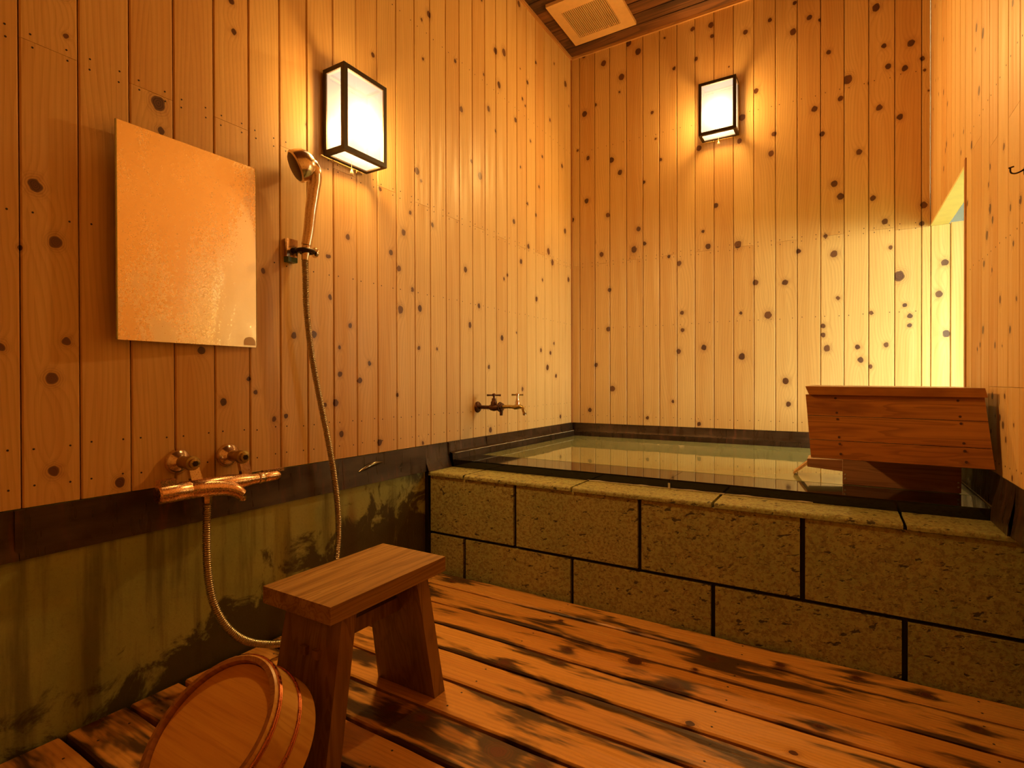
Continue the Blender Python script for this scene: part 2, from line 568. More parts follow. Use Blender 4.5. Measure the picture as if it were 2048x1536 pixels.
def make_lamp_paper():
    m = NT('lit_lamp_panel')
    em = m.n('ShaderNodeEmission')
    em.inputs['Color'].default_value = (1.0, 0.78, 0.54, 1)
    em.inputs['Strength'].default_value = 0.64
    tr = m.n('ShaderNodeBsdfTransparent')
    tr.inputs['Color'].default_value = (1, 1, 1, 1)
    df = m.n('ShaderNodeBsdfTranslucent')
    df.inputs['Color'].default_value = (0.012, 0.014, 0.024, 1)
    add = m.n('ShaderNodeAddShader')
    m.t.links.new(em.outputs[0], add.inputs[0])
    m.t.links.new(df.outputs[0], add.inputs[1])
    mx = m.n('ShaderNodeMixShader')
    mx.inputs[0].default_value = 0.3
    m.t.links.new(add.outputs[0], mx.inputs[1])
    m.t.links.new(tr.outputs[0], mx.inputs[2])
    m.t.links.new(mx.outputs[0], m.out.inputs[0])
    return m.mat


PAPER = make_lamp_paper()

# knots of the boards that the photograph shows: (place along the wall, height, radius) in metres
KNOTS_LEFT = [(-3.461, 1.542, 0.022), (-3.416, 1.396, 0.0198), (-3.145, 1.905, 0.0276), (-3.137, 1.819, 0.0147), (-2.896, 2.385, 0.0145), (-2.889, 2.277, 0.0128), (-2.566, 2.458, 0.0104), (-3.492, 1.365, 0.0081), (-3.534, 1.094, 0.0145), (-3.392, 1.117, 0.0143), (-3.427, 1.011, 0.0197), (-3.374, 1.252, 0.0058), (-3.425, 0.749, 0.0183), (-3.261, 0.691, 0.0185), (-3.011, 1.109, 0.0173), (-2.934, 0.928, 0.0162), (-2.836, 1.01, 0.0112), (-2.808, 0.961, 0.0114), (-2.776, 1.425, 0.0134), (-2.732, 0.854, 0.0117), (-2.679, 0.863, 0.012), (-2.543, 1.2, 0.0189), (-2.64, 1.187, 0.0162), (-2.463, 1.542, 0.0108), (-2.459, 1.365, 0.0152), (-2.408, 1.151, 0.0111), (-2.406, 1.033, 0.0155), (-2.348, 1.251, 0.0136), (-2.429, 0.908, 0.0198), (-2.488, 0.899, 0.0129), (-2.399, 0.767, 0.0178), (-2.29, 1.005, 0.0161), (-2.231, 1.085, 0.0141), (-2.02, 1.362, 0.0252), (-1.873, 1.384, 0.0211), (-1.882, 1.175, 0.0131), (-1.734, 1.177, 0.011), (-1.931, 1.475, 0.0155), (-2.03, 1.566, 0.0176), (-2.086, 1.635, 0.0172), (-2.168, 0.707, 0.0192), (-1.853, 0.673, 0.0133), (-2.044, 0.932, 0.0125), (-1.468, 1.66, 0.0207), (-1.425, 1.336, 0.0209), (-1.33, 1.461, 0.0184), (-1.068, 1.282, 0.0229), (-1.222, 1.089, 0.0158), (-1.207, 0.691, 0.0222), (-0.82, 1.829, 0.0208), (-0.598, 1.598, 0.0219), (-1.042, 1.672, 0.0132), (-0.998, 1.706, 0.0133), (-0.428, 1.102, 0.0265), (-0.379, 1.214, 0.0191), (-0.319, 1.29, 0.0155), (-0.531, 1.229, 0.0185), (-0.505, 1.751, 0.0149), (-0.342, 1.911, 0.0269), (-0.057, 1.826, 0.0244), (-0.286, 1.039, 0.0195), (-0.209, 0.719, 0.0198), (-0.804, 0.945, 0.0174), (-0.883, 1.332, 0.0103), (-1.792, 2.974, 0.0215), (-1.853, 2.91, 0.0106), (-2.201, 2.547, 0.0142), (-1.842, 2.71, 0.0106), (-1.563, 2.839, 0.0144), (-1.137, 3.119, 0.0257), (-1.034, 3.162, 0.0296), (-1.503, 2.588, 0.0204), (-1.219, 2.712, 0.022), (-0.889, 2.779, 0.0204), (-1.096, 2.92, 0.0259), (-1.315, 2.26, 0.0276), (-1.893, 2.1, 0.0235), (-1.861, 2.058, 0.0106), (-1.404, 2.319, 0.015), (-1.139, 2.605, 0.0128), (-1.996, 1.755, 0.0203), (-2.159, 1.926, 0.0144), (-2.357, 1.65, 0.0157), (-2.471, 1.542, 0.0108), (-1.769, 1.849, 0.0163), (-1.944, 1.87, 0.0129), (-0.597, 3.316, 0.0145), (-0.723, 3.112, 0.0177), (-0.105, 3.39, 0.0282), (-0.172, 2.709, 0.0199), (-0.727, 2.253, 0.0141), (-0.913, 2.082, 0.0203), (-0.12, 2.205, 0.0241), (-0.714, 1.955, 0.0213), (-0.408, 1.982, 0.0303), (-0.556, 2.425, 0.0147), (-0.682, 2.714, 0.0143), (-0.824, 2.481, 0.0104), (-0.839, 3.596, 0.0241), (-2.573, 2.066, 0.0104), (-0.603, 2.207, 0.0145), (-0.378, 2.989, 0.0152)]
KNOTS_BACK = [(0.488, 3.615, 0.031), (0.564, 3.525, 0.0307), (0.283, 3.52, 0.0278), (0.432, 3.369, 0.0312), (0.115, 3.632, 0.0203), (0.415, 3.257, 0.0117), (0.119, 3.163, 0.0284), (0.214, 3.21, 0.016), (0.672, 3.03, 0.0151), (0.837, 3.312, 0.0148), (0.995, 3.333, 0.0181), (1.099, 3.543, 0.025), (1.106, 3.462, 0.0179), (0.97, 3.558, 0.0182), (1.327, 3.416, 0.0208), (1.62, 3.317, 0.0266), (1.481, 3.445, 0.017), (0.149, 2.8, 0.0202), (0.348, 2.741, 0.0276), (0.418, 2.629, 0.0235), (0.736, 2.658, 0.015), (0.609, 2.517, 0.0153), (0.916, 2.553, 0.0147), (1.015, 2.684, 0.0253), (1.132, 2.249, 0.0214), (1.305, 2.83, 0.0278), (1.288, 2.671, 0.0209), (1.394, 2.989, 0.0206), (1.506, 2.667, 0.0203), (1.488, 2.54, 0.0238), (1.745, 2.773, 0.0229), (1.788, 2.6, 0.0195), (1.827, 2.497, 0.0161), (1.89, 2.801, 0.0192), (1.855, 2.263, 0.0257), (1.89, 2.176, 0.0256), (1.885, 2.378, 0.016), (1.808, 1.935, 0.0162), (1.855, 1.813, 0.0258), (0.53, 2.013, 0.0309), (0.566, 2.166, 0.023), (0.612, 2.048, 0.0191), (0.135, 2.456, 0.0243), (0.01, 2.322, 0.0205), (0.318, 2.313, 0.0238), (0.263, 2.008, 0.0239), (1.043, 2.077, 0.0144), (1.077, 1.964, 0.0252), (1.278, 1.951, 0.0315), (1.653, 1.858, 0.0199), (0.199, 2.112, 0.0161), (0.454, 2.377, 0.0117), (0.798, 1.926, 0.0149), (2.078, 3.313, 0.0279), (1.776, 3.341, 0.0162), (1.821, 3.316, 0.0161), (1.79, 3.223, 0.0162), (1.824, 3.116, 0.0194), (1.716, 3.379, 0.0197), (2.254, 3.036, 0.0242), (2.309, 2.925, 0.018), (2.224, 2.894, 0.0212), (2.14, 2.929, 0.0215), (2.119, 3.062, 0.0185), (1.928, 2.911, 0.035), (2.047, 2.858, 0.0156), (2.096, 2.689, 0.0217), (2.2, 2.604, 0.0213), (1.99, 2.438, 0.0221), (2.063, 2.135, 0.0187), (2.317, 2.048, 0.024), (2.308, 1.939, 0.018), (2.22, 2.399, 0.0122), (0.872, 1.866, 0.0222), (0.926, 1.775, 0.0147), (0.893, 1.499, 0.0184), (0.944, 1.711, 0.0146), (0.897, 1.373, 0.0184), (0.868, 1.216, 0.0222), (0.33, 1.719, 0.0198), (1.049, 1.239, 0.0253), (1.304, 1.167, 0.0279), (1.298, 1.471, 0.014), (1.469, 1.446, 0.0307), (1.506, 1.555, 0.0169), (1.391, 1.675, 0.0241), (1.573, 1.657, 0.0235), (1.576, 0.996, 0.0269), (0.354, 0.939, 0.0276), (0.321, 1.411, 0.0238), (0.137, 1.477, 0.0122), (0.827, 0.845, 0.0149), (0.162, 0.765, 0.0202), (1.406, 0.921, 0.0138), (1.472, 0.809, 0.017), (1.594, 0.842, 0.0201), (0.634, 0.716, 0.0153), (1.014, 0.685, 0.0182), (0.215, 1.128, 0.0201), (1.794, 1.353, 0.0195), (1.794, 1.294, 0.0195), (1.816, 1.206, 0.0259), (1.877, 1.528, 0.016), (1.983, 1.21, 0.019), (1.999, 1.127, 0.0221), (2.051, 1.085, 0.0156), (2.131, 1.217, 0.0185), (2.424, 1.274, 0.0265), (2.248, 1.331, 0.0152), (2.25, 1.388, 0.0182), (2.226, 1.457, 0.0152), (2.196, 1.636, 0.0367), (2.389, 1.509, 0.0237), (2.417, 1.693, 0.0236), (2.125, 1.979, 0.0216), (2.153, 1.815, 0.0154), (2.054, 1.42, 0.0156)]
KNOTS_RIGHT = [(-1.31, 2.121, 0.0213), (-1.262, 2.393, 0.0198), (-1.244, 2.318, 0.01), (-1.377, 2.309, 0.0226), (-0.456, 2.782, 0.0131), (-0.459, 2.502, 0.0157), (-0.584, 2.388, 0.0151), (-0.556, 2.198, 0.0178), (-0.944, 2.015, 0.0134), (-1.171, 1.964, 0.0185), (-1.688, 1.767, 0.0148), (-1.494, 1.765, 0.0144), (-1.471, 1.707, 0.0109), (-1.881, 1.536, 0.0179), (-1.495, 1.614, 0.0234), (-1.533, 1.565, 0.0159), (-1.449, 1.531, 0.022), (-1.402, 1.435, 0.015), (-1.527, 1.389, 0.0106), (-1.641, 1.269, 0.0168), (-1.573, 1.121, 0.0122), (-1.767, 1.158, 0.0142), (-1.387, 1.188, 0.0188), (-1.337, 1.134, 0.0115), (-1.644, 0.873, 0.0151), (-1.684, 0.851, 0.0165)]
KNOTS_DECK = [(0.238, -1.91, 0.015), (0.896, -2.025, 0.013), (1.026, -2.231, 0.015), (1.045, -2.328, 0.009), (1.195, -1.97, 0.018), (1.422, -2.269, 0.023), (1.462, -2.127, 0.009), (1.5, -2.025, 0.016), (1.711, -1.945, 0.016), (1.267, -2.185, 0.030), (1.518, -2.44, 0.016), (1.104, -2.83, 0.027), (1.23, -2.82, 0.018), (0.827, -2.825, 0.016), (0.72, -2.832, 0.014), (2.222, -2.038, 0.013), (1.124, -2.495, 0.01), (0.874, -2.43, 0.023), (0.424, -2.628, 0.015)]

# ------------------------------------------------------------------ room dimensions (metres)
W = 2.35            # right wall
H = 3.648           # ceiling
Y0 = -4.75          # wall behind the camera
ZT = 0.658          # lower end of the wall boards
ZJ = 1.935          # height of the butt joints in the wall boards
YS = -1.8283        # stone front of the bath
BT = 0.014          # wall board thickness


def board_mesh(w, h, name, gap=0.0014, ch=0.0042, t=BT):
    """plank standing on its lower end: x across, front towards -y, z up; V-grooved long edges"""
    bm = nb()
    a = w / 2 - gap
    prof = [(-a, 0.0), (-a, -t + ch), (-a + ch * 0.8, -t), (a - ch * 0.8, -t), (a, -t + ch), (a, 0.0)]
    g = 0.0006
    lo = [bm.verts.new((x, y, g)) for x, y in prof]
    hi = [bm.verts.new((x, y, h - g)) for x, y in prof]
    n = len(prof)
    for i in range(n):
        j = (i + 1) % n
        bm.faces.new((lo[i], lo[j], hi[j], hi[i]))
    bm.faces.new(lo)
    bm.faces.new(hi)
    bmesh.ops.recalc_face_normals(bm, faces=bm.faces)
    me = bpy.data.meshes.new(name)
    bm.to_mesh(me)
    bm.free()
    me.materials.append(WALL)
    return me


def set_knots(o, ks):
    ks = sorted(ks, key=lambda k: -k[2])[:NK]
    for i in range(NK):
        ku, kw, kr = (ks[i][0], ks[i][1], ks[i][2] * 0.86) if i < len(ks) else (0.0, -50.0, 0.1)
        o['k%d' % i] = [1.12 * ku / kr, kw / kr, 1.0 / kr]


def add_board(parent, wall, c, w, z0, z1, knots):
    """c: place of the board's middle along the wall"""
    me = board_mesh(w, z1 - z0, 'board')
    o = bpy.data.objects.new('board', me)
    COL.objects.link(o)
    o.parent = parent
    if wall == 'left':
        o.location = (-BT, c, z0)
        o.rotation_euler = (0, 0, math.pi / 2)
        sgn = 1
    elif wall == 'back':
        o.location = (c, BT, z0)
        sgn = 1
    elif wall == 'right':
        o.location = (W + BT, c, z0)
        o.rotation_euler = (0, 0, -math.pi / 2)
        sgn = -1
    else:
        o.location = (c, Y0 - BT, z0)
        o.rotation_euler = (0, 0, math.pi)
        sgn = -1
    mine = [((a - c) * sgn, z - z0, r) for a, z, r in knots if abs(a - c) <= w / 2 + r * 0.5 and z0 - r < z < z1 + r]
    if len(mine) < 5:      # the parts of a board the photograph does not show have knots as well
        rr = random.Random(int((c * 7919 + z0 * 104729) * 10) & 0xffff)
        for _ in range(rr.randint(1, 3)):
            z = rr.uniform(z0, z1)
            if wall in ('left', 'back') and z < 2.6 and c > -3.4: continue
            mine.append((rr.uniform(-w * 0.42, w * 0.42), z - z0, rr.uniform(0.006, 0.016)))
    set_knots(o, mine)
    return o


LJ = [-3.493, -3.36, -3.228, -3.098, -2.963, -2.831, -2.701, -2.573, -2.438, -2.305, -2.175, -2.046, -1.91, -1.786, -1.65, -1.524, -1.394, -1.26, -1.134, -1.0, -0.87, -0.739, -0.607, -0.471, -0.352, -0.232, -0.119, 0.0]
while LJ[0] > Y0: LJ.insert(0, max(Y0, round(LJ[0] - 0.1325, 4)))
BJ = [0.0, 0.075, 0.207, 0.333, 0.471, 0.600, 0.727, 0.857, 0.986, 1.118, 1.249, 1.381, 1.515, 1.645, 1.78, 1.91, 2.041, 2.174, 2.306, 2.35]
RJ = [0.0, -0.10, -0.235, -0.395, -0.553, -0.70, -0.80, -0.92, -1.04, -1.179, -1.354, -1.484, -1.608, -1.743, -1.873]
while RJ[-1] > Y0: RJ.append(max(Y0, round(RJ[-1] - 0.13, 4)))
WIN_Y, WIN_TOP, WIN_SILL, WIN_OUT = -1.04, 1.918, 0.76, 2.435

# ------------------------------------------------------------------ walls
wall_left = mk('wall_left', (lambda b: (box(b, -0.12, -BT - 0.001, Y0, 0.12, -0.30, H + 0.1), b)[1])(nb()), BACKING, origin=(0, 0, 0))
tag(wall_left, 'left wall of vertical knotty boards above a mossy concrete base', kind='structure')
i0 = LJ.index(-3.493)
for i, (a, b) in enumerate(zip(LJ, LJ[1:])):
    if b - a < 0.02: continue
    c, w = (a + b) / 2, b - a
    if (i - i0) % 2 == 0:
        add_board(wall_left, 'left', c, w, ZT, ZJ + 0.004 * math.sin(i), KNOTS_LEFT)
        add_board(wall_left, 'left', c, w, ZJ + 0.004 * math.sin(i), H, KNOTS_LEFT)
    else:
        add_board(wall_left, 'left', c, w, ZT, H, KNOTS_LEFT)
bm = nb()
box(bm, -BT, 0.0, Y0, YS - 0.004, -0.30, ZT - 0.002)
mk('concrete_base', bm, CONC, wall_left)

wall_back = mk('wall_back', (lambda b: (box(b, -0.12, W + 0.05, BT + 0.001, 0.12, -0.30, H + 0.1), b)[1])(nb()), BACKING, origin=(0, 0, 0))
tag(wall_back, 'back wall of vertical knotty boards behind the bath', kind='structure')
for i, (a, b) in enumerate(zip(BJ, BJ[1:])):
    c, w = (a + b) / 2, b - a
    if i % 2 == 0 or b > 2.2:
        add_board(wall_back, 'back', c, w, ZT, ZJ if b < 2.2 else WIN_TOP, KNOTS_BACK)
        add_board(wall_back, 'back', c, w, ZJ if b < 2.2 else WIN_TOP, H, KNOTS_BACK)
    else:
        add_board(wall_back, 'back', c, w, ZT, H, KNOTS_BACK)

wall_right = thing('wall_right', (0, 0, 0), 'right wall of vertical knotty boards with a window opening', kind='structure')
bm = nb()
box(bm, W + BT + 0.001, W + 0.085, Y0, WIN_Y, ZT, H + 0.1)
box(bm, W + 0.051, W + 0.085, Y0, WIN_Y, -0.30, ZT)
box(bm, W + BT + 0.001, W + 0.085, WIN_Y, 0.0, WIN_TOP + 0.012, H + 0.1)
box(bm, W + BT + 0.001, W + 0.085, WIN_Y, 0.0, -0.30, WIN_SILL - 0.02)
mk('backing', bm, BACKING, wall_right)
for i, (a, b) in enumerate(zip(RJ, RJ[1:])):
    if a - b < 0.02: continue
    c, w = (a + b) / 2, a - b
    if a <= WIN_Y + 0.001:
        if b < -1.5 and b > -2.6:
            add_board(wall_right, 'right', c, w, ZT, 0.976, KNOTS_RIGHT)
            add_board(wall_right, 'right', c, w, 0.976, (ZJ - 0.10) if i % 2 else H, KNOTS_RIGHT)
            if i % 2: add_board(wall_right, 'right', c, w, ZJ - 0.10, H, KNOTS_RIGHT)
        elif i % 2:
            add_board(wall_right, 'right', c, w, ZT, ZJ, KNOTS_RIGHT)
            add_board(wall_right, 'right', c, w, ZJ, H, KNOTS_RIGHT)
        else:
            add_board(wall_right, 'right', c, w, ZT, H, KNOTS_RIGHT)
    else:
        add_board(wall_right, 'right', c, w, WIN_TOP, H, KNOTS_RIGHT)
        add_board(wall_right, 'right', c, w, ZT, WIN_SILL - 0.02, KNOTS_RIGHT)
bm = nb()
box(bm, W + 0.040, W + 0.0505, Y0, YS + 0.02, -0.30, ZT - 0.002)
mk('concrete_base', bm, CONC, wall_right)

wall_front = thing('wall_front', (0, 0, 0), 'wall of vertical knotty boards behind the viewer', kind='structure')
bm = nb()
box(bm, -0.12, W + 0.085, Y0 - 0.12, Y0 - BT - 0.001, -0.30, H + 0.1)
mk('backing', bm, BACKING, wall_front)
x = 0.0
while x < W - 0.02:
    w = min(0.132, W - x)
    add_board(wall_front, 'front', x + w / 2, w, 0.0, H, [])
    x += w

# nail heads, two to a board in rows
def nails(parent, rows, places, wall):
    bm = nb()
    for z in rows:
        for p in places:
            zz = z + random.uniform(-0.004, 0.004)
            pp = p + random.uniform(-0.003, 0.003)
            if wall == 'left': o, d = (0.0, pp, zz), (1, 0, 0)
            elif wall == 'back': o, d = (pp, 0.0, zz), (0, -1, 0)
            else: o, d = (W, pp, zz), (-1, 0, 0)
            lathe(bm, o, d, [(0.0030, -0.002), (0.0030, 0.0004), (0.0, 0.0006)], n=6, cap=False)
    tag(mk('nail_heads', bm, NAILM, parent, origin=(0, 0, 0)), kind='stuff')


def pairs(js): return [q for a, b in zip(js, js[1:]) if abs(b - a) > 0.09 for q in (a + (b - a) * 0.2, b - (b - a) * 0.2)]


nails(wall_left, (0.715, 0.82, 1.465, ZJ - 0.014, ZJ + 0.018, 2.86), pairs(LJ), 'left')
nails(wall_back, (0.722, 1.416, ZJ - 0.016, ZJ + 0.016, 2.86), pairs(BJ), 'back')
nails(wall_right, (0.72, 1.46, 2.02, 2.86), [q for q in pairs(RJ) if q < WIN_Y - 0.05], 'right')

# ------------------------------------------------------------------ ceiling
ceiling = mk('ceiling', (lambda b: (box(b, -0.12, W + 0.085, Y0 - 0.1, 0.12, H + 0.012, H + 0.10), b)[1])(nb()), BACKING, origin=(0, 0, H))
tag(ceiling, 'smoke-dark boarded ceiling', kind='structure')
bm = nb()
box(bm, 0.0, W, -0.058, 0.058, 0.0, 0.011)
bmesh.ops.bevel(bm, geom=[e for e in bm.edges], offset=0.003, segments=1, affect='EDGES')
ceil_me = bpy.data.meshes.new('board')
bm.to_mesh(ceil_me)
bm.free()
ceil_me.materials.append(CEIL)
y = -0.06
while y > Y0:
    o = bpy.data.objects.new('board', ceil_me)
    COL.objects.link(o)
    o.parent = ceiling
    o.location = (0, y, 0.0)
    y -= 0.122

k = 0
for nm, dims, mt in (('left', (0.0, 0.014, Y0, 0.0), STRIPY), ('back', (0.014, W - 0.014, -0.014, 0.0), PLANK), ('right', (W - 0.014, W, Y0, 0.0), STRIPY)):
    bm = nb()
    box(bm, *dims, H - 0.022, H - 0.001)
    k += 1
    o = mk('trim_%d' % k, bm, mt, bevel=0.002)
    tag(o, 'thin wooden strip where the ceiling meets the %s wall' % nm, kind='structure')
# corner bead between left and back wall
bm = nb()
box(bm, 0.0, 0.010, -0.010, 0.0, ZT, H - 0.022)
tag(mk('trim_4', bm, STRIPZ, bevel=0.002), 'slim upright bead in the back left corner', kind='structure')

# ------------------------------------------------------------------ floor of planks
floor = mk('floor', (lambda b: (box(b, -0.12, W + 0.085, Y0 - 0.1, 0.12, -0.34, -0.30), b)[1])(nb()), JOINT, origin=(0, 0, 0))
tag(floor, 'wet knotty plank floor in front of the bath', kind='structure')
DJ = [YS - 0.004, -1.973, -2.144, -2.303, -2.463, -2.62, -2.777, -2.938, -3.087, -3.247, -3.411, -3.57, -3.73, -3.89, -4.05, -4.21, -4.37, -4.53, -4.69]
for i, (a, b) in enumerate(zip(DJ, DJ[1:])):
    w = a - b
    c = (a + b) / 2
    bm = nb()
    L = W + 0.02
    n = 40
    g = 0.0066
    rr = random.Random(i * 31)
    # slightly wavy, worn long edges
    def edge(s):
        ph = [rr.uniform(0, 6.28) for _ in range(4)]
        return [s * (w / 2 - g) + 0.0016 * math.sin(0.55 * q + ph[0]) + 0.0012 * math.sin(1.3 * q + ph[1]) for q in range(n + 1)]
    e0, e1 = edge(-1), edge(1)
    rows = []
    for q in range(n + 1):
        xx = L * q / n
        rows.append([bm.verts.new(p) for p in ((xx, e0[q], -0.028), (xx, e0[q], -0.005), (xx, e0[q] + 0.005, 0.0), (xx, e1[q] - 0.005, 0.0), (xx, e1[q], -0.005), (xx, e1[q], -0.028))])
    for A, B in zip(rows, rows[1:]):
        for j in range(6):
            jj = (j + 1) % 6
            bm.faces.new((A[j], B[j], B[jj], A[jj]))
    bm.faces.new(rows[0])
    bm.faces.new(rows[-1])
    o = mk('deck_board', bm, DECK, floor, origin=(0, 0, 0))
    o.location = (0.015, c, 0.0)
    # object axes for the material: x along the plank, y across it
    ks = [(ky - c, kx - 0.015, kr) for kx, ky, kr in KNOTS_DECK if abs(ky - c) < w / 2 + kr * 0.3]
    while len(ks) < 5:
        ks.append((rr.uniform(-0.06, 0.06), rr.uniform(0.0, L) if c < -2.9 else rr.uniform(1.75, L), rr.uniform(0.008, 0.018)))
    set_knots(o, ks)
for xx in (0.12, 0.85, 1.58, 2.25):
    bm = nb()
    box(bm, xx - 0.03, xx + 0.03, Y0, YS - 0.02, -0.30, -0.0285)
    mk('joist', bm, JOINT, floor)
bm = nb()
for i, (a, b) in enumerate(zip(DJ, DJ[1:])):
    for xx in (0.12, 0.85, 1.58, 2.25):
        for t in (0.25, 0.75):
            lathe(bm, (xx + random.uniform(-0.01, 0.01), a + (b - a) * t, 0.0), (0, 0, 1), [(0.0036, -0.002), (0.0036, 0.0003), (0, 0.0005)], n=6, cap=False)
tag(mk('nail_heads', bm, NAILM, floor, origin=(0, 0, 0)), kind='stuff')

# ------------------------------------------------------------------ window and what lies outside it
win = thing('window_1', (W, -0.52, WIN_SILL), 'unglazed window opening in the right wall beside the bath', kind='structure')
bm = nb()
box(bm, W - 0.004, WIN_OUT, WIN_Y - 0.030, WIN_Y, WIN_SILL, WIN_TOP + 0.03)
mk('jamb', bm, STRIPZ, win, bevel=0.002)
bm = nb()
box(bm, W - 0.0005, WIN_OUT, WIN_Y, -0.0005, WIN_TOP, WIN_TOP + 0.012)
mk('head_board', bm, SOFFIT, win)
bm = nb()
box(bm, W - 0.012, WIN_OUT + 0.02, WIN_Y, -0.0005, WIN_SILL - 0.02, WIN_SILL)
mk('sill', bm, STRIPY, win, bevel=0.003)

screen = thing('wall_outside', (W, 0, 0), 'boarded screen wall carrying on outdoors past the window', kind='structure')
bm = nb()
box(bm, W + 0.051, 3.6, BT + 0.001, 0.10, -0.30, WIN_TOP + 0.004)
mk('backing', bm, BACKING, screen)
xs = [W, 2.442] + [2.442 + 0.1315 * q for q in range(1, 9)]
for a, b in zip(xs, xs[1:]):
    o = add_board(screen, 'back', (a + b) / 2, b - a, ZT if a < 2.43 else -0.3, WIN_TOP + (0.008 if a > 2.43 else 0.0), KNOTS_BACK)
    o.location = o.location - Vector((W, 0, 0))
bm = nb()
box(bm, WIN_OUT + 0.004, 3.9, -3.0, 1.2, 2.06, 2.12)
tag(mk('trim_5', bm, EAVE), 'dark underside of the eave outside the window', kind='structure')
bm = nb()
box(bm, W + 0.09, 12.0, -9.0, 9.0, -0.40, -0.31)
tag(mk('ground', bm, GROUND), 'green garden ground outside the window', kind='structure')

# ------------------------------------------------------------------ metal flashing round the walls
t = thing('trim_6', (0, -3.0, 0.52), 'brown sheet-metal flashing along the left wall above the concrete', kind='structure')


def sheet(bm, prof, a, b, axis, thick=0.0015, wav=0.0):
    """extrude an open profile of (offset from wall, z) along the wall; offset grows into the room"""
    n = max(2, int(abs(b - a) / 0.06))
    rows = []
    for i in range(n + 1):
        s = a + (b - a) * i / n
        row = []
        for side in (0, 1):
            for o, z in (prof if side == 0 else prof[::-1]):
                off = o - thick * side + wav * math.sin(9.0 * s + 30.0 * z) * (1 if 0 < o else 0)
                if axis == 'left': row.append(bm.verts.new((off, s, z)))
                elif axis == 'back': row.append(bm.verts.new((s, -off, z)))
                else: row.append(bm.verts.new((W - off, s, z)))
        rows.append(row)
    m_ = len(rows[0])
    for A, B in zip(rows, rows[1:]):
        for j in range(m_):
            jj = (j + 1) % m_
            bm.faces.new((A[j], A[jj], B[jj], B[j]))
    bm.faces.new(rows[0])
    bm.faces.new(rows[-1])


low = [(0.004, ZT - 0.0015), (0.007, 0.600), (0.013, 0.545), (0.016, 0.522), (0.004, 0.519)]
for a, b in ((Y0, -3.505), (-3.503, -2.40), (-2.398, -1.84)):
    bm = nb()
    sheet(bm, low, a, b, 'left', wav=0.0012)
    mk('sheet', bm, FLASH, t, smooth=True, angle=math.radians(50))
bm = nb()
sheet(bm, [(0.004, ZT - 0.0015), (0.008, 0.605), (0.014, 0.560), (0.030, 0.5215), (0.004, 0.521)], -1.84, -1.64, 'left')
mk('sheet', bm, FLASH, t, smooth=True, angle=math.radians(50))
upl = [(0.004, ZT - 0.0015), (0.009, 0.618), (0.012, 0.604), (0.034, 0.596), (0.036, 0.545)]
for a, b in ((-1.64, -1.262), (-1.26, -0.001)):
    bm = nb()
    sheet(bm, upl, a, b, 'left', wav=0.0012)
    mk('sheet', bm, FLASH, t, smooth=True, angle=math.radians(30))
# lapped seams and the lime-white line along the fold
for d in ((0.004, 0.0125, -1.268, -1.256, 0.606, ZT - 0.002), (0.004, 0.0135, -1.648, -1.634, 0.590, ZT - 0.002), (0.004, 0.0125, -3.512, -3.497, 0.526, ZT - 0.002)):
    bm = nb()
    box(bm, *d)
    mk('seam', bm, FLASH, t, bevel=0.001)
bm = nb()
pts = [Vector((0.0345 + 0.001 * math.sin(q * 1.7), -1.62 + 1.58 * q / 60, 0.5965)) for q in range(61)]
tube(bm, pts, [0.0013 + 0.0010 * abs(math.sin(q * 2.3)) for q in range(61)], n=6)
mk('lime_bead', bm, SEAL, t)
# dent on the flashing beside the hose, its highlight put into brighter metal
bm = nb()
pts = [(-2.31 + 0.15 * q / 9, 0.585 + 0.028 * math.sin(q / 9 * 1.9)) for q in range(10)]
tube(bm, [Vector((0.010, py, pz)) for py, pz in pts], [0.002 + 0.010 * math.sin(math.pi * (q + 0.3) / 9.6) ** 1 for q in range(10)], n=10)
mk('dent', bm, metal('dent_highlight', (0.20, 0.17, 0.12), 0.18), t, smooth=True)
# upright corner strip where concrete meets the stone
bm = nb()
hexa(bm, [(0.0005, YS - 0.010, 0.001), (0.030, YS - 0.010, 0.001), (0.030, YS + 0.006, 0.001), (0.0005, YS + 0.006, 0.001)],
     [(0.0005, YS - 0.010, 0.515), (0.020, YS - 0.010, 0.515), (0.020, YS + 0.006, 0.515), (0.0005, YS + 0.006, 0.515)])
mk('corner_strip', bm, BLACKM, t)

t = thing('trim_7', (1.2, 0, 0.55), 'brown sheet-metal flashing along the back wall above the water', kind='structure')
upb = [(0.004, ZT - 0.0015), (0.007, 0.610), (0.012, 0.592), (0.026, 0.588), (0.028, 0.540)]
for a, b in ((0.036, 1.20), (1.202, W - 0.001)):
    bm = nb()
    sheet(bm, upb, a, b, 'back', wav=0.001)
    mk('sheet', bm, FLASH, t, smooth=True, angle=math.radians(30))

t = thing('trim_8', (W, -1.5, 0.52), 'brown sheet-metal flashing along the right wall beside the spout box', kind='structure')
upr = [(0.004, ZT + 0.022), (0.006, 0.625), (0.008, 0.600), (0.010, 0.590), (0.011, 0.540)]
bm = nb()
sheet(bm, upr, -1.64, -0.03, 'right')
mk('sheet', bm, FLASH, t, smooth=True, angle=math.radians(30))
bm = nb()
sheet(bm, [(0.004, ZT + 0.022), (0.010, 0.625), (0.022, 0.560), (0.024, 0.523)], -1.86, -1.64, 'right')
mk('sheet', bm, FLASH, t, smooth=True, angle=math.radians(30))
bm = nb()
sheet(bm, [(0.004, ZT + 0.022), (0.007, 0.600), (0.016, 0.525), (0.004, 0.519)], Y0, -1.86, 'right')
mk('sheet', bm, FLASH, t, smooth=True, angle=math.radians(30))
bm = nb()
tube(bm, [Vector((W - 0.014, -1.62 + 0.62 * q / 30, 0.5635)) for q in range(31)], [0.0014 + 0.0014 * abs(math.sin(q * 1.3)) for q in range(31)], n=6)
mk('sealant', bm, SEAL, t)

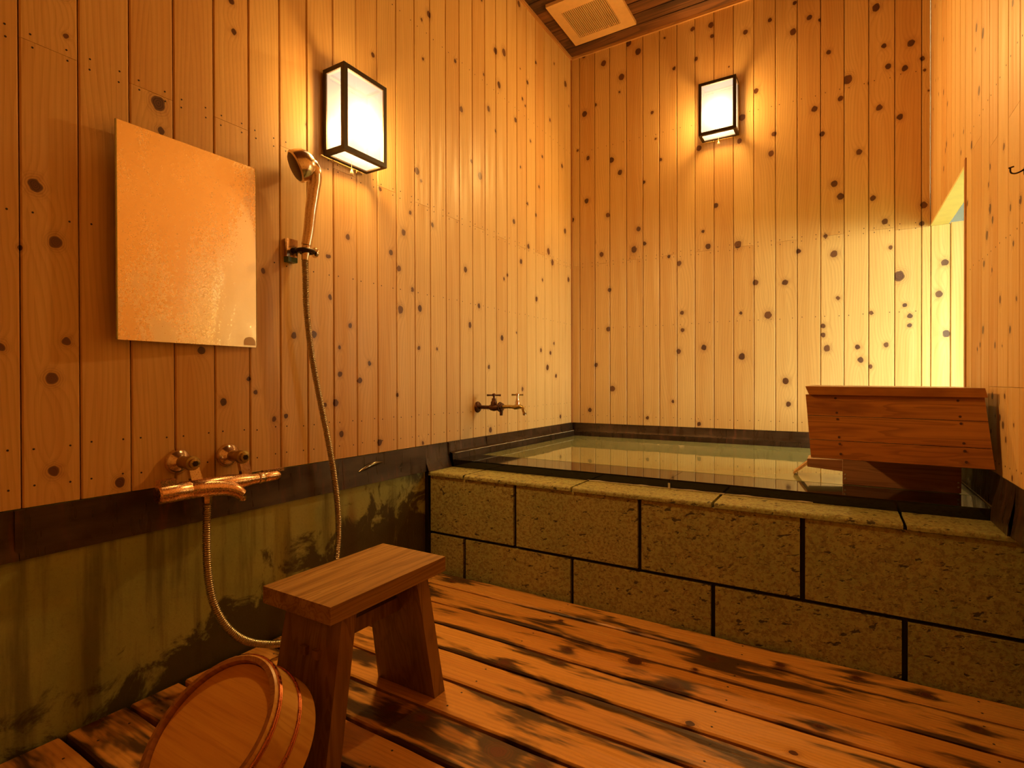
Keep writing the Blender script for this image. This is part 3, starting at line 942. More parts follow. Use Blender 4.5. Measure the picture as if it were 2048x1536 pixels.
# ------------------------------------------------------------------ stone bath
bath = thing('stone_bath', (W / 2, -0.92, 0.0), 'built-in bath faced with large speckled stone blocks and a black rim', 'bath')
bm = nb()
box(bm, 0.0005, W + 0.039, YS + 0.016, -1.655, -0.30, 0.5005)
mk('core', bm, JOINT, bath)


def stone_block(x0, x1, z0, z1):
    bm = nb()
    box(bm, x0, x1, YS, YS + 0.0155, z0, z1)
    o = mk('stone_block', bm, STONE, bath, bevel=0.0022, origin=((x0 + x1) / 2, YS, z0))
    return o


J = 0.0085
top_j = [0.031, 0.5538, 1.1677, 1.7742, W + 0.039]
for a, b in zip(top_j, top_j[1:]):
    stone_block(a + (J if a > 0.1 else 0), b - (J if b < W - 0.1 else 0), 0.2065, 0.4985)
bot_j = [0.031, 0.2516, 0.8545, 1.4637, 2.0763, W + 0.039]
for a, b in zip(bot_j, bot_j[1:]):
    stone_block(a + (J if a > 0.1 else 0), b - (J if b < W - 0.1 else 0), -0.032, 0.1912)
for q, (a, b) in enumerate(zip(bot_j, bot_j[1:])):
    a2 = 0.020 if q == 0 else a + 0.0055
    b2 = W + 0.012 if q == 4 else b - 0.0055
    bm = nb()
    box(bm, a2, b2, YS - 0.006, -1.636, 0.5008, 0.5200)
    es = [e for e in bm.edges if all(v.co.y < YS and v.co.z > 0.51 for v in e.verts)]
    bmesh.ops.bevel(bm, geom=es, offset=0.010, segments=4, affect='EDGES', profile=0.5)
    mk('coping_stone', bm, STONE, bath, smooth=True, origin=((a2 + b2) / 2, -1.73, 0.51))
# black granite rim, raised above the coping; its joint has an old white repair
for a, b in ((0.037, 1.2400), (1.2415, W - 0.0125)):
    bm = nb()
    box(bm, a, b, -1.6355, -1.395, 0.5005, 0.561)
    mk('rim', bm, BLACKSTONE, bath, bevel=0.0015)
bm = nb()   # one continuous basin
box(bm, 0.0375, W - 0.0125, -1.395, -1.37, -0.28, 0.556)
box(bm, 0.0375, W - 0.0125, -0.055, -0.0305, -0.28, 0.556)
box(bm, 0.0375, 0.06, -1.37, -0.055, -0.28, 0.556)
box(bm, W - 0.036, W - 0.0125, -1.37, -0.055, -0.28, 0.556)
box(bm, 0.06, W - 0.036, -1.37, -0.055, -0.28, -0.25)
mk('lining', bm, TUBIN, bath)
bm = nb()
pts = [Vector((0.85 + 0.95 * q / 50, -1.6375 + 0.0015 * math.sin(q * 1.9), 0.5215)) for q in range(51)]
tube(bm, pts, [0.0016 + 0.0026 * max(0, math.sin(q * 0.55)) ** 4 for q in range(51)], n=6)
mk('sealant', bm, SEAL, bath)
for d in ((1.236, 1.246, -1.640, -1.634, 0.521, 0.545), (1.455, 1.475, -1.650, -1.635, 0.5195, 0.5235)):
    bm = nb()
    box(bm, *d)
    mk('sealant', bm, SEAL, bath, bevel=0.001)

bm = nb()
nx, ny = 40, 24
for_y = [-1.3699 + (1.3699 - 0.0551) * j / ny for j in range(ny + 1)]
g = [[bm.verts.new((0.0601 + (W - 0.0362 - 0.0601) * i / nx, yy, 0.5585)) for i in range(nx + 1)] for yy in for_y]
for j in range(ny):
    for i in range(nx):
        bm.faces.new((g[j][i], g[j][i + 1], g[j + 1][i + 1], g[j + 1][i]))
ext = bmesh.ops.extrude_face_region(bm, geom=list(bm.faces))
bmesh.ops.translate(bm, verts=[v for v in ext['geom'] if isinstance(v, bmesh.types.BMVert)], vec=(0, 0, -0.06))
tag(mk('bath_water', bm, WATER, smooth=True), 'cloudy greenish hot-spring water filling the stone bath to its rim', 'water', kind='stuff')

# ------------------------------------------------------------------ wooden spout box on the bath rim
sb = thing('spout_box', (2.1, -1.2, 0.561), 'reddish wooden spout box with slanting board cover on the bath rim', 'spout box')
bm = nb()
box(bm, 1.900, 2.290, -1.372, -1.352, 0.5615, 0.720)
mk('front_board', bm, BOXD, sb, bevel=0.002)
for x0 in (1.9005, 2.2695):
    bm = nb()
    box(bm, x0, x0 + 0.020, -1.3515, -0.92, 0.5615, 0.720)
    mk('side_board', bm, BOXD, sb, bevel=0.002)
bm = nb()
box(bm, 1.921, 2.269, -0.94, -0.92, 0.5615, 0.720)
mk('back_board', bm, BOXD, sb, bevel=0.002)
for xx in (1.909, 2.281):
    for zz in (0.585, 0.602, 0.690):
        bm = nb()
        lathe(bm, (xx, -1.372, zz), (0, -1, 0), [(0.0035, -0.001), (0.0035, 0.001), (0, 0.002)], n=8, cap=False)
        mk('nail', bm, SEAL, sb)
# cover: slanting front boards, top board and two cheeks
cover = mk('cover', (lambda b: (hexa(b, [(1.787, -1.650, 0.9445), (2.318, -1.650, 0.9395), (2.318, -1.04, 0.9395), (1.790, -1.04, 0.9445)],
                                     [(1.774, -1.650, 0.9765), (2.311, -1.650, 0.9715), (2.311, -1.04, 0.9715), (1.774, -1.04, 0.9765)]), b)[1])(nb()), BOXW, sb, bevel=0.003)
BL, BR = Vector((1.7955, -1.690, 0.7055)), Vector((2.330, -1.690, 0.7015))
TL, TR = Vector((1.7750, -1.636, 0.9435)), Vector((2.3120, -1.636, 0.9385))
nrm = (BR - BL).cross(TL - BL).normalized()      # towards the room
if nrm.y > 0: nrm = -nrm
cuts = [0.0, 0.285, 0.665, 1.0]
for q in range(3):
    s0, s1 = cuts[q] + 0.004, (cuts[q + 1] - 0.004 if q < 2 else 1.004)
    a, b, c, d = BL.lerp(TL, s0), BR.lerp(TR, s0), BR.lerp(TR, s1), BL.lerp(TL, s1)
    sag = 0.0012 * (q - 1)
    bm = nb()
    hexa(bm, [p + nrm * sag for p in (a, b, c, d)], [p - nrm * 0.020 for p in (a, b, c, d)])
    o = mk('cover_board', bm, BOXW, sb, bevel=0.0025, origin=(a + b) / 2)
for xa, xb in ((1.912, 1.932), (2.258, 2.278)):
    bm = nb()
    yb = -1.667
    v = [(xa, yb, 0.715), (xa, -0.95, 0.715), (xa, -1.05, 0.938), (xa, -1.617, 0.938)]
    hexa(bm, v, [(xb, y_, z_) for _, y_, z_ in v])
    mk('cheek', bm, BOXD, sb, bevel=0.002)
dark_nail = flat('dark_nail', (0.05, 0.012, 0.008), 0.5)
for s in (0.235, 0.34, 0.62, 0.72, 0.95, 0.08):
    for u in (0.185, 0.865):
        bm = nb()
        p = BL.lerp(TL, s).lerp(BR.lerp(TR, s), u)
        lathe(bm, p, nrm, [(0.0045, -0.001), (0.0045, 0.0016), (0, 0.002)], n=8, cap=False)
        mk('cover_nail', bm, dark_nail, sb)
# trough and pale lip that let the water run into the bath
bm = nb()
hexa(bm, [(1.765, -1.31, 0.615), (1.8995, -1.31, 0.605), (1.8995, -1.17, 0.605), (1.765, -1.17, 0.615)],
     [(1.765, -1.31, 0.650), (1.8995, -1.31, 0.655), (1.8995, -1.17, 0.655), (1.765, -1.17, 0.650)])
mk('trough', bm, BOXD, sb, bevel=0.003)
bm = nb()
hexa(bm, [(1.705, -1.200, 0.5595), (1.7655, -1.280, 0.620), (1.7655, -1.19, 0.620), (1.705, -1.110, 0.5595)],
     [(1.701, -1.200, 0.568), (1.7625, -1.280, 0.632), (1.7625, -1.19, 0.632), (1.701, -1.110, 0.568)])
mk('spout_lip', bm, SPOUTW, sb, bevel=0.002)

# ------------------------------------------------------------------ wall lamps
LW, LH, LD, BAR, OFF = 0.245, 0.362, 0.130, 0.020, 0.012


def wall_lamp(loc, rotz, label):
    root = thing('wall_lamp', (0, 0, 0), label, 'lamp', 'paper box wall lamps')
    # local: x across, front towards -y, z up, origin on the wall at the lower edge's middle
    hx = LW / 2
    y0, y1 = -OFF - LD, -OFF
    bm = nb()
    box(bm, -hx + 0.02, hx - 0.02, -OFF - 0.006, 0.0, 0.03, LH - 0.03)
    mk('back_plate', bm, LAMPFRAME, root, bevel=0.002)
    bm = nb()
    for xx in (-hx, hx - BAR):
        for yy in (y0, y1 - BAR):
            box(bm, xx, xx + BAR, yy, yy + BAR, 0.0, LH)
    for zz in (0.0, LH - BAR):
        for yy in (y0, y1 - BAR):
            box(bm, -hx + BAR, hx - BAR, yy, yy + BAR, zz, zz + BAR)
        for xx in (-hx, hx - BAR):
            box(bm, xx, xx + BAR, y0 + BAR, y1 - BAR, zz, zz + BAR)
    mk('frame', bm, LAMPFRAME, root)
    e = 0.006
    for nm, d in (('front_panel', (-hx + BAR, hx - BAR, y0 + e, y0 + e + 0.002, BAR, LH - BAR)),
                  ('side_panel', (-hx + e, -hx + e + 0.002, y0 + BAR, y1 - BAR, BAR, LH - BAR)),
                  ('side_panel', (hx - e - 0.002, hx - e, y0 + BAR, y1 - BAR, BAR, LH - BAR)),
                  ('bottom_panel', (-hx + BAR, hx - BAR, y0 + BAR, y1 - BAR, e, e + 0.002)),
                  ('top_panel', (-hx + BAR, hx - BAR, y0 + BAR, y1 - BAR, LH - e - 0.002, LH - e))):
        bm = nb()
        x0, x1, ya, yb, z0, z1 = d
        # a single sheet of paper, so light passes one layer only
        if nm == 'front_panel': q = [(x0, ya, z0), (x1, ya, z0), (x1, ya, z1), (x0, ya, z1)]
        elif nm == 'side_panel': q = [(x0, ya, z0), (x0, yb, z0), (x0, yb, z1), (x0, ya, z1)]
        else: q = [(x0, ya, z0), (x1, ya, z0), (x1, yb, z0), (x0, yb, z0)]
        bm.faces.new([bm.verts.new(p) for p in q])
        mk(nm, bm, PAPER, root)
    bm = nb()
    tube(bm, [(-0.005, -0.055, -0.030), (-0.005, -0.055, 0.006)], 0.0012, n=6)
    lathe(bm, (-0.005, -0.055, -0.058), (0, 0, 1), [(0.0, 0.0), (0.006, 0.002), (0.0085, 0.008), (0.0075, 0.016), (0.004, 0.026), (0.0015, 0.031)], n=14)
    mk('pull_knob', bm, IVORY, root, smooth=True)
    for nm, kind_, en in (('bulb', 'POINT', LAMP_W), ('added_front_spot', 'SPOT', LAMP_FRONT_W)):  # the spot is added to throw more light into the room
        ld = bpy.data.lights.new(nm, kind_)
        ld.energy = en * S * S
        ld.color = LAMP_COLOUR
        ld.shadow_soft_size = 0.060 * S
        lo = bpy.data.objects.new(nm, ld)
        COL.objects.link(lo)
        lo.parent = root
        lo.location = (0.0, (y0 + y1) / 2 + 0.005, LH * 0.42)
        if kind_ == 'SPOT':
            ld.spot_size = math.pi
            ld.spot_blend = 0.6
            lo.rotation_euler = (-math.radians(72), 0, 0)     # forwards and a little down
    root.location = loc
    root.rotation_euler = (0, 0, rotz)
    return root


wall_lamp((0.0, -2.379, 1.962), math.pi / 2, 'glowing box lamp with dark frame on left wall above the shower head')
wall_lamp((1.165, 0.0, 2.708), 0.0, 'glowing box lamp with dark frame high on wall behind the bath')

# ------------------------------------------------------------------ mirror
mr = thing('wall_mirror', (0.0, -3.038, 1.129), 'frameless wall mirror clouded with lime, left of the shower', 'mirror')
bm = nb()
hexa(bm, [(0.0430, -3.2830, 1.1275), (0.0490, -3.2840, 1.1275), (0.0105, -2.8125, 1.129), (0.0045, -2.8125, 1.129)],
     [(0.0430, -3.2830, 1.786), (0.0490, -3.2840, 1.786), (0.0105, -2.8125, 1.8025), (0.0045, -2.8125, 1.8025)])
mk('glass', bm, MIRROR, mr, bevel=0.0012)
edge_m = flat('green_glass_edge', (0.50, 0.46, 0.16), 0.25)
for ya, yb, xa, zb in ((-3.2872, -3.2844, 0.0430, 1.786), (-2.8123, -2.811, 0.0045, 1.8025)):
    bm = nb()
    box(bm, xa, xa + 0.0064, ya, yb, 1.129, zb)
    mk('edge', bm, edge_m, mr)
bm = nb()
n = 12
c = Vector((0.0152, -2.842, 1.136))
vs1 = [bm.verts.new(c + Vector((0, -0.022, 0))), bm.verts.new(c + Vector((0, 0.022, 0)))] + [bm.verts.new(c + Vector((0, 0.022 * math.cos(math.pi * q / n), 0.012 + 0.018 * math.sin(math.pi * q / n)))) for q in range(n + 1)]
f = bm.faces.new(vs1)
ex = bmesh.ops.extrude_face_region(bm, geom=[f])
bmesh.ops.translate(bm, verts=[v for v in ex['geom'] if isinstance(v, bmesh.types.BMVert)], vec=(0.0008, 0, 0))
mk('clip', bm, flat('clear_clip', (0.75, 0.55, 0.24), 0.3, var=0.05), mr)
for yy in (-3.15, -2.92):
    bm = nb()
    lathe(bm, (0.0, yy, 1.46), (1, 0, 0), [(0.012, 0.0), (0.012, 0.0310 if yy < -3 else 0.0125)], n=12)
    mk('spacer', bm, BLACKM, mr)

# ------------------------------------------------------------------ shower mixer
mx_ = thing('shower_mixer', (0.10, -3.0, 0.62), 'bar shower mixer with spout beak and two wall unions', 'tap')
ZB, XB = 0.652, 0.100
bm = nb()
lathe(bm, (XB, -3.205, ZB), (0, 1, 0), [(0.0, 0.0), (0.024, 0.001), (0.029, 0.006), (0.030, 0.03), (0.030, 0.093), (0.0285, 0.095), (0.0285, 0.100), (0.030, 0.102),
                                       (0.030, 0.200), (0.029, 0.235), (0.026, 0.270), (0.022, 0.295), (0.019, 0.315), (0.018, 0.335)], n=32)
mk('bar', bm, WARMCHROME, mx_, smooth=True)
bm = nb()
lathe(bm, (XB, -3.205 + 0.336, ZB), (0, 1, 0), [(0.017, 0.0), (0.021, 0.003), (0.021, 0.020), (0.018, 0.024)], n=24)
mk('collar', bm, CHROME, mx_, smooth=True)
bm = nb()
lathe(bm, (XB, -3.205 + 0.361, ZB), (0, 1, 0), [(0.018, 0.0), (0.019, 0.012), (0.017, 0.05), (0.012, 0.062), (0.0, 0.065)], n=20)
hd = mk('temperature_handle', bm, WARMCHROME, mx_, smooth=True)
bm = nb()
box(bm, XB - 0.007, XB + 0.007, -2.850, -2.765, ZB + 0.014, ZB + 0.026)
mk('lever', bm, WARMCHROME, hd, bevel=0.003, seg=2)
bm = nb()
box(bm, XB - 0.016, XB + 0.016, -3.200, -3.150, ZB + 0.020, ZB + 0.044)
mk('flow_button', bm, WARMCHROME, mx_, bevel=0.006, seg=3, smooth=True)
bm = nb()
path = catmull([(XB + 0.001, -3.085, ZB - 0.001), (XB + 0.007, -3.04, ZB - 0.004), (XB + 0.016, -3.00, ZB - 0.010), (XB + 0.028, -2.970, ZB - 0.022), (XB + 0.036, -2.950, ZB - 0.040)], 6)
tube(bm, path, [0.0295 - 0.011 * (q / (len(path) - 1)) ** 1.6 for q in range(len(path))], n=20)
mk('spout', bm, WARMCHROME, mx_, smooth=True)
bm = nb()
lathe(bm, (XB + 0.036, -2.949, ZB - 0.060), (0, 0, 1), [(0.010, 0.0), (0.012, 0.003), (0.012, 0.016)], n=16)
mk('aerator', bm, CHROME, mx_, smooth=True)
for yy in (-3.092, -2.920):
    bm = nb()
    lathe(bm, (0.0, yy, 0.735), (1, 0, 0), [(0.042, 0.0), (0.042, 0.003), (0.037, 0.016), (0.026, 0.024), (0.020, 0.030)], n=28)
    fl = mk('wall_flange', bm, CHROME, mx_, smooth=True)
    bm = nb()
    lathe(bm, (0.030, yy, 0.735), (1, 0, 0), [(0.019, 0.0), (0.019, 0.045), (0.023, 0.046), (0.023, 0.066), (0.016, 0.067), (0.016, 0.078), (0.010, 0.079)], n=20)
    mk('union', bm, BRASS, mx_, smooth=True)
    bm = nb()
    lathe(bm, (0.1085, yy, 0.735), (1, 0, 0), [(0.0095, 0.0), (0.0095, 0.003)], n=6)
    box(bm, 0.1115, 0.1125, yy - 0.007, yy + 0.007, 0.7335, 0.7365)
    mk('screw', bm, BLACKM, fl)
    bm = nb()
    hexa(bm, [(0.078, yy - 0.004, ZB + 0.02), (0.096, yy - 0.004, ZB + 0.02), (0.096, yy + 0.034, ZB + 0.02), (0.078, yy + 0.034, ZB + 0.02)],
         [(0.070, yy - 0.012, 0.735), (0.088, yy - 0.012, 0.735), (0.088, yy + 0.018, 0.735), (0.070, yy + 0.018, 0.735)])
    mk('crank_leg', bm, CHROME, mx_, bevel=0.004, seg=2, smooth=True)
bm = nb()
lathe(bm, (XB, -3.050, ZB - 0.054), (0, 0, 1), [(0.0125, 0.0), (0.015, 0.004), (0.015, 0.028)], n=6)
mk('hose_nut', bm, CHROME, mx_, smooth=True)

# ------------------------------------------------------------------ hand shower with its hose, and the wall bracket
hs = thing('hand_shower', (0.07, -2.62, 1.52), 'chrome hand shower with flexible metal hose, hung on its bracket', 'shower')
handle_pts = catmull([(0.066, -2.630, 1.545), (0.070, -2.622, 1.600), (0.078, -2.616, 1.690), (0.090, -2.613, 1.760), (0.100, -2.614, 1.800), (0.106, -2.620, 1.830), (0.104, -2.632, 1.850), (0.097, -2.644, 1.856)], 6)
rad = []
N_ = len(handle_pts)
for q in range(N_):
    s = q / (N_ - 1)
    rad.append(0.0195 + 0.0045 * min(1, s * 2.5) + 0.008 * max(0, (s - 0.5) / 0.5))
bm = nb()
tube(bm, handle_pts, rad, n=24)
mk('handle', bm, CHROME, hs, smooth=True)
hc = Vector((0.080, -2.664, 1.852))
hax = Vector((-0.42, -0.78, -0.46)).normalized()
bm = nb()
lathe(bm, hc - hax * 0.058, hax, [(0.0, 0.0), (0.016, 0.0021), (0.031, 0.0083), (0.0438, 0.0182), (0.0537, 0.031), (0.0599, 0.046), (0.062, 0.0598), (0.063, 0.07), (0.063, 0.08), (0.056, 0.084)], n=36)
mk('head', bm, CHROME, hs, smooth=True)
bm = nb()
lathe(bm, hc + hax * 0.0262, hax, [(0.0550, 0.0), (0.050, 0.004), (0.036, 0.007), (0.0, 0.008)], n=36, cap=False)
mk('spray_face', bm, flat('spray_face', (0.12, 0.06, 0.03), 0.5), hs, smooth=True)
bm = nb()
lathe(bm, (0.0615, -2.634, 1.486), (0.075, 0.09, 1), [(0.0125, 0.0), (0.0135, 0.004), (0.018, 0.052), (0.0175, 0.058)], n=20)
mk('hose_cone', bm, CHROME, hs, smooth=True)
hose_pts = [(0.0612, -2.634, 1.488), (0.060, -2.630, 1.408), (0.060, -2.626, 1.288), (0.062, -2.607, 1.128), (0.066, -2.577, 0.966), (0.074, -2.539, 0.778), (0.082, -2.511, 0.609), (0.090, -2.497, 0.439), (0.096, -2.506, 0.30),
            (0.110, -2.545, 0.15), (0.132, -2.63, 0.060), (0.148, -2.73, 0.034), (0.150, -2.827, 0.050), (0.147, -2.933, 0.100), (0.138, -2.998, 0.165), (0.122, -3.038, 0.253), (0.110, -3.052, 0.346), (0.104, -3.055, 0.462), (0.100, -3.050, 0.5975)]
cl = resample(catmull(hose_pts, 40), 0.0024)
bm = nb()
tube(bm, cl, [0.0118 + 0.0017 * math.cos(2 * math.pi * q / 3.0) for q in range(len(cl))], n=12)
mk('hose', bm, HOSE, hs, smooth=True, angle=math.radians(80))

br = thing('shower_bracket', (0.0, -2.645, 1.49), 'chrome wall bracket with grey plastic clip holding the hand shower', 'bracket')
bm = nb()
box(bm, 0.0, 0.026, -2.690, -2.640, 1.496, 1.568)
mk('base', bm, CHROME, br, bevel=0.006, seg=2)
bm = nb()
box(bm, 0.002, 0.030, -2.686, -2.644, 1.476, 1.4955)
mk('lower_cap', bm, TEAL, br, bevel=0.003)
# open ring round the cone, and the arm that carries it
bm = nb()
rc = Vector((0.0635, -2.632, 1.522))
arc = [rc + Vector((math.cos(a_), math.sin(a_), 0.0)) * 0.0300 for a_ in [math.radians(-150 + 330 * q / 28) for q in range(29)]]
tube(bm, arc, 0.0085, n=10, flat=1.0)
mk('clip', bm, BLACKM, br, smooth=True)
bm = nb()
tube(bm, [(0.0262, -2.660, 1.524), (0.036, -2.655, 1.524)], 0.012, n=14)
mk('arm', bm, BLACKM, br, smooth=True)
bm = nb()
lathe(bm, (0.066, -2.5925, 1.524), (0.2, 1, 0), [(0.021, 0.0), (0.021, 0.008), (0.016, 0.014), (0.0, 0.017)], n=20)
mk('knob', bm, CHROME, br, smooth=True)

# ------------------------------------------------------------------ double valve tap over the bath
tp = thing('bath_tap', (0.0, -1.349, 0.842), 'tarnished tap with two cross handles over the bath', 'tap')
yt, zt = -1.349, 0.842


def cross_handle(parent, x, z, mat, size):
    bm = nb()
    lathe(bm, (x, yt, z), (0, 0, 1), [(0.006, -0.020), (0.006, 0.0), (0.011, 0.001), (0.011, 0.012), (0.006, 0.016), (0.0, 0.017)], n=16)
    for q in range(4):
        a = q * math.pi / 2 + 0.5
        d = Vector((math.cos(a), math.sin(a), 0.0))
        p = Vector((x, yt, z + 0.006))
        tube(bm, [p + d * 0.006, p + d * size * 0.6, p + d * size], [0.0045, 0.0050, 0.0065], n=8)
    return mk('cross_handle', bm, mat, parent, smooth=True)


bm = nb()
lathe(bm, (0.0, yt, zt), (1, 0, 0), [(0.034, 0.0), (0.034, 0.004), (0.028, 0.012), (0.016, 0.016)], n=24)
mk('flange', bm, BRONZE, tp, smooth=True)
bm = nb()
lathe(bm, (0.012, yt, zt), (1, 0, 0), [(0.0115, 0.0), (0.0115, 0.075), (0.017, 0.083), (0.022, 0.108), (0.017, 0.135), (0.014, 0.145)], n=20)
lathe(bm, (0.120, yt, zt + 0.010), (0, 0, 1), [(0.019, 0.0), (0.019, 0.022), (0.014, 0.030), (0.012, 0.046)], n=18)
mk('first_valve', bm, BRONZE, tp, smooth=True)
cross_handle(tp, 0.120, zt + 0.068, BRONZE, 0.042)
bm = nb()
lathe(bm, (0.157, yt, zt + 0.004), (1, 0, 0), [(0.020, 0.0), (0.030, 0.002), (0.030, 0.012), (0.024, 0.014), (0.024, 0.024), (0.016, 0.026)], n=8)
mk('coupling', bm, BRONZE, tp)
bm = nb()
tube(bm, [(0.172, yt, zt - 0.020), (0.172, yt, zt - 0.046)], [0.011, 0.009], n=12)
mk('drain_stub', bm, BRONZE, tp)
bm = nb()
path = catmull([(0.182, yt, zt + 0.006), (0.230, yt, zt + 0.008), (0.270, yt, zt + 0.006), (0.298, yt, zt + 0.010), (0.320, yt, zt + 0.002), (0.330, yt, zt - 0.026)], 6)
tube(bm, path, [0.0105 + (0.004 if 0.262 < p.x < 0.300 else 0.0) for p in path], n=16)
mk('brass_spout', bm, BRASS, tp, smooth=True)
bm = nb()
lathe(bm, (0.284, yt, zt + 0.014), (0, 0, 1), [(0.013, 0.0), (0.013, 0.022), (0.010, 0.028), (0.009, 0.042)], n=18)
mk('second_valve', bm, CHROME, tp, smooth=True)
bm = nb()
lathe(bm, (0.3305, yt, zt - 0.040), (0, 0, 1), [(0.0105, 0.0), (0.0115, 0.004), (0.0115, 0.018)], n=16)
mk('outlet', bm, CHROME, tp, smooth=True)
cross_handle(tp, 0.284, zt + 0.072, CHROME, 0.034)

# ------------------------------------------------------------------ ceiling vent
vt = thing('ceiling_vent', (0.366, -0.415, H - 0.025), 'square plastic ventilation grille on the dark ceiling', 'vent')
x0, x1, y0, y1 = 0.118, 0.606, -0.672, -0.165
gx0, gx1, gy0, gy1 = 0.186, 0.514, -0.562, -0.240
bm = nb()
z0, z1 = H - 0.024, H - 0.0005
box(bm, x0, gx0, y0, y1, z0, z1)
box(bm, gx1, x1, y0, y1, z0, z1)
box(bm, gx0, gx1, y0, gy0, z0, z1)
box(bm, gx0, gx1, gy1, y1, z0, z1)
bmesh.ops.remove_doubles(bm, verts=bm.verts, dist=1e-5)
mk('cover', bm, VENTP, vt)
bm = nb()
box(bm, gx0, gx1, gy0, gy1, z1 - 0.004, z1)
mk('dark_inside', bm, VENTD, vt)
ns = 24
bm = nb()
wv = (gx1 - gx0) / ns
hexa(bm, [(-wv * 0.20, gy0, 0.0), (wv * 0.14, gy0, 0.0), (wv * 0.14, gy1, 0.0), (-wv * 0.20, gy1, 0.0)],
     [(-wv * 0.14, gy0, 0.008), (wv * 0.20, gy0, 0.008), (wv * 0.20, gy1, 0.008), (-wv * 0.14, gy1, 0.008)])
first = None
for q in range(ns):
    if first is None:
        first = mk('slat', bm, VENTP, vt, origin=(0, 0, 0))
        o = first
    else:
        o = first.copy()
        COL.objects.link(o)
    o.location = Vector((gx0 + wv * (q + 0.5), 0.0, z0 + 0.002)) - ORG[vt]

# ------------------------------------------------------------------ stool
st = thing('bath_stool', (0.677, -2.917, 0.0), 'low wooden bath stool with slanting plank legs', 'stool')
SX0, SX1, SY0, SY1, SZ = 0.541, 0.814, -3.144, -2.690, 0.440
bm = nb()
box(bm, SX0, SX1, SY0, SY1, SZ - 0.046, SZ)
mk('seat', bm, STOOLY, st, bevel=0.0025, seg=2, origin=(0.677, -2.917, SZ - 0.046))
for s in (1, -1):
    yc = -2.917
    yb0, yb1 = yc + s * 0.188, yc + s * 0.238
    yt0, yt1 = yc + s * 0.118, yc + s * 0.168
    bm = nb()
    zt_ = SZ - 0.0465
    hexa(bm, [(0.555, yb0, 0.0), (0.801, yb0, 0.0), (0.801, yb1, 0.0), (0.555, yb1, 0.0)],
         [(0.567, yt0, zt_), (0.789, yt0, zt_), (0.789, yt1, zt_), (0.567, yt1, zt_)])
    mk('leg', bm, STOOLZ, st, bevel=0.004, seg=2, origin=(0.677, yc + s * 0.2, 0))
bm = nb()
box(bm, 0.662, 0.700, -2.917 - 0.145, -2.917 + 0.145, 0.276, 0.318)
mk('stretcher', bm, STOOLZ, st, bevel=0.002)
for xx in (0.668, 0.716):
    bm = nb()
    box(bm, xx - 0.012, xx + 0.012, -2.917 - 0.198, -2.917 - 0.165, 0.272, 0.294)
    mk('tenon', bm, STOOLZ, st, bevel=0.003)

# ------------------------------------------------------------------ bucket leaning upside down on the stool
nrm = Vector((-0.004, -0.655, 0.7556)).normalized()
RB, HB = 0.1672, 0.143
cen = Vector((0.6925, -3.3815, 0.2265))
bk = thing('wash_bucket', (0, 0, 0), 'round wooden wash bucket tipped against the stool, underside up', 'bucket')
# local: z along the axis from mouth (0) to base (HB)
TK = 0.014
bm = nb()
prof = [(RB + 0.010 - TK, 0.0), (RB + 0.010, 0.0), (RB + 0.0095, 0.02), (RB, HB - 0.004), (RB - 0.004, HB)]
lathe(bm, (0, 0, 0), (0, 0, 1), prof, n=64, cap=False)
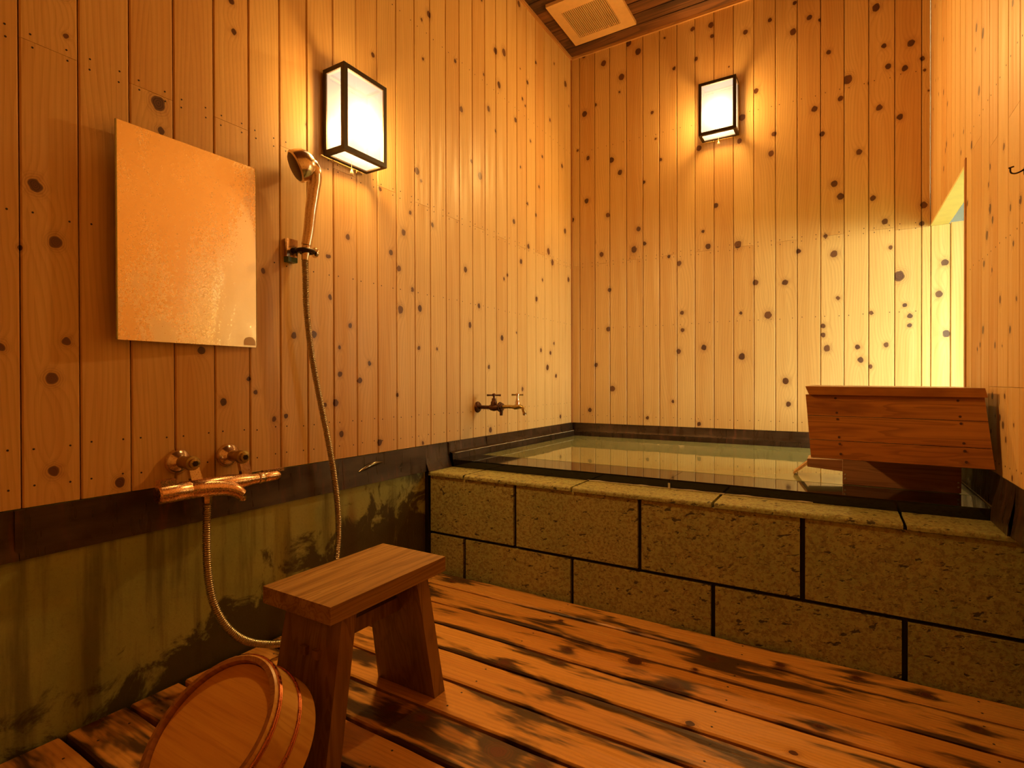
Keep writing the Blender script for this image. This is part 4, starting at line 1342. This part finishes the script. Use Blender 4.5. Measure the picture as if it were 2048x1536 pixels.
# inner side back to the mouth
lathe(bm, (0, 0, 0), (0, 0, 1), [(RB - 0.0125, HB - 0.03), (RB + 0.010 - TK, 0.0)], n=64, cap=False)
mk('stave_ring', bm, BUCKET, bk, smooth=True, angle=math.radians(35))
bm = nb()
lathe(bm, (0, 0, 0), (0, 0, 1), [(RB - 0.004, HB), (RB - 0.015, HB), (RB - 0.016, HB - 0.002), (RB - 0.016, HB - 0.016)], n=64, cap=False)
mk('stave_ends', bm, BUCKETR, bk, smooth=True, angle=math.radians(35))
bm = nb()
lathe(bm, (0, 0, 0), (0, 0, 1), [(0.0, HB - 0.030), (RB - 0.0125, HB - 0.030), (RB - 0.0162, HB - 0.016), (RB - 0.018, HB - 0.0135), (0.0, HB - 0.0135)], n=64, cap=False)
mk('base', bm, BUCKETB, bk, smooth=True, angle=math.radians(35))
for hz in (HB - 0.013, HB - 0.082):
    bm = nb()
    rr_ = RB + 0.010 * (HB - hz) / HB
    for dz in (-0.0028, 0.0028):
        pts = [Vector((math.cos(2 * math.pi * q / 72) * (rr_ + 0.0012), math.sin(2 * math.pi * q / 72) * (rr_ + 0.0012), hz + dz)) for q in range(72)]
        n = 8
        rings = []
        for p in pts:
            rad_ = Vector((p.x, p.y, 0)).normalized()
            rings.append([bm.verts.new(p + rad_ * 0.0032 * math.cos(2 * math.pi * i / n) + Vector((0, 0, 0.0032 * math.sin(2 * math.pi * i / n)))) for i in range(n)])
        for q in range(72):
            A, B = rings[q], rings[(q + 1) % 72]
            for i in range(n):
                j = (i + 1) % n
                bm.faces.new((A[i], B[i], B[j], A[j]))
    mk('hoop', bm, COPPER, bk, smooth=True)
rotq = Vector((0, 0, 1)).rotation_difference(nrm)
bk.rotation_mode = 'QUATERNION'
from mathutils import Quaternion
bk.rotation_quaternion = rotq @ Quaternion((0, 0, 1), math.radians(0))
bk.location = cen - nrm * HB

# ------------------------------------------------------------------ hook on the right wall
hk = thing('wall_hook', (W, -1.936, 1.60), 'black wire hook on right wall near the window', 'hook')
bm = nb()
lathe(bm, (W, -1.936, 1.607), (-1, 0, 0), [(0.014, 0.0), (0.014, 0.003), (0.006, 0.005)], n=14)
mk('plate', bm, BLACKM, hk, smooth=True)
bm = nb()
path = catmull([(W - 0.002, -1.936, 1.612), (W - 0.012, -1.936, 1.605), (W - 0.024, -1.936, 1.602), (W - 0.033, -1.936, 1.607), (W - 0.034, -1.936, 1.622)], 6)
tube(bm, path, 0.0022, n=8)
tube(bm, [(W - 0.026, -1.936, 1.623), (W - 0.038, -1.936, 1.620)], 0.0022, n=8)
mk('wire', bm, BLACKM, hk, smooth=True)

# ------------------------------------------------------------------ plan units to metres
for o in list(scene.objects):
    if o.parent is None and o.type in ('EMPTY', 'MESH'):
        o.location = o.location * S
        o.scale = o.scale * S
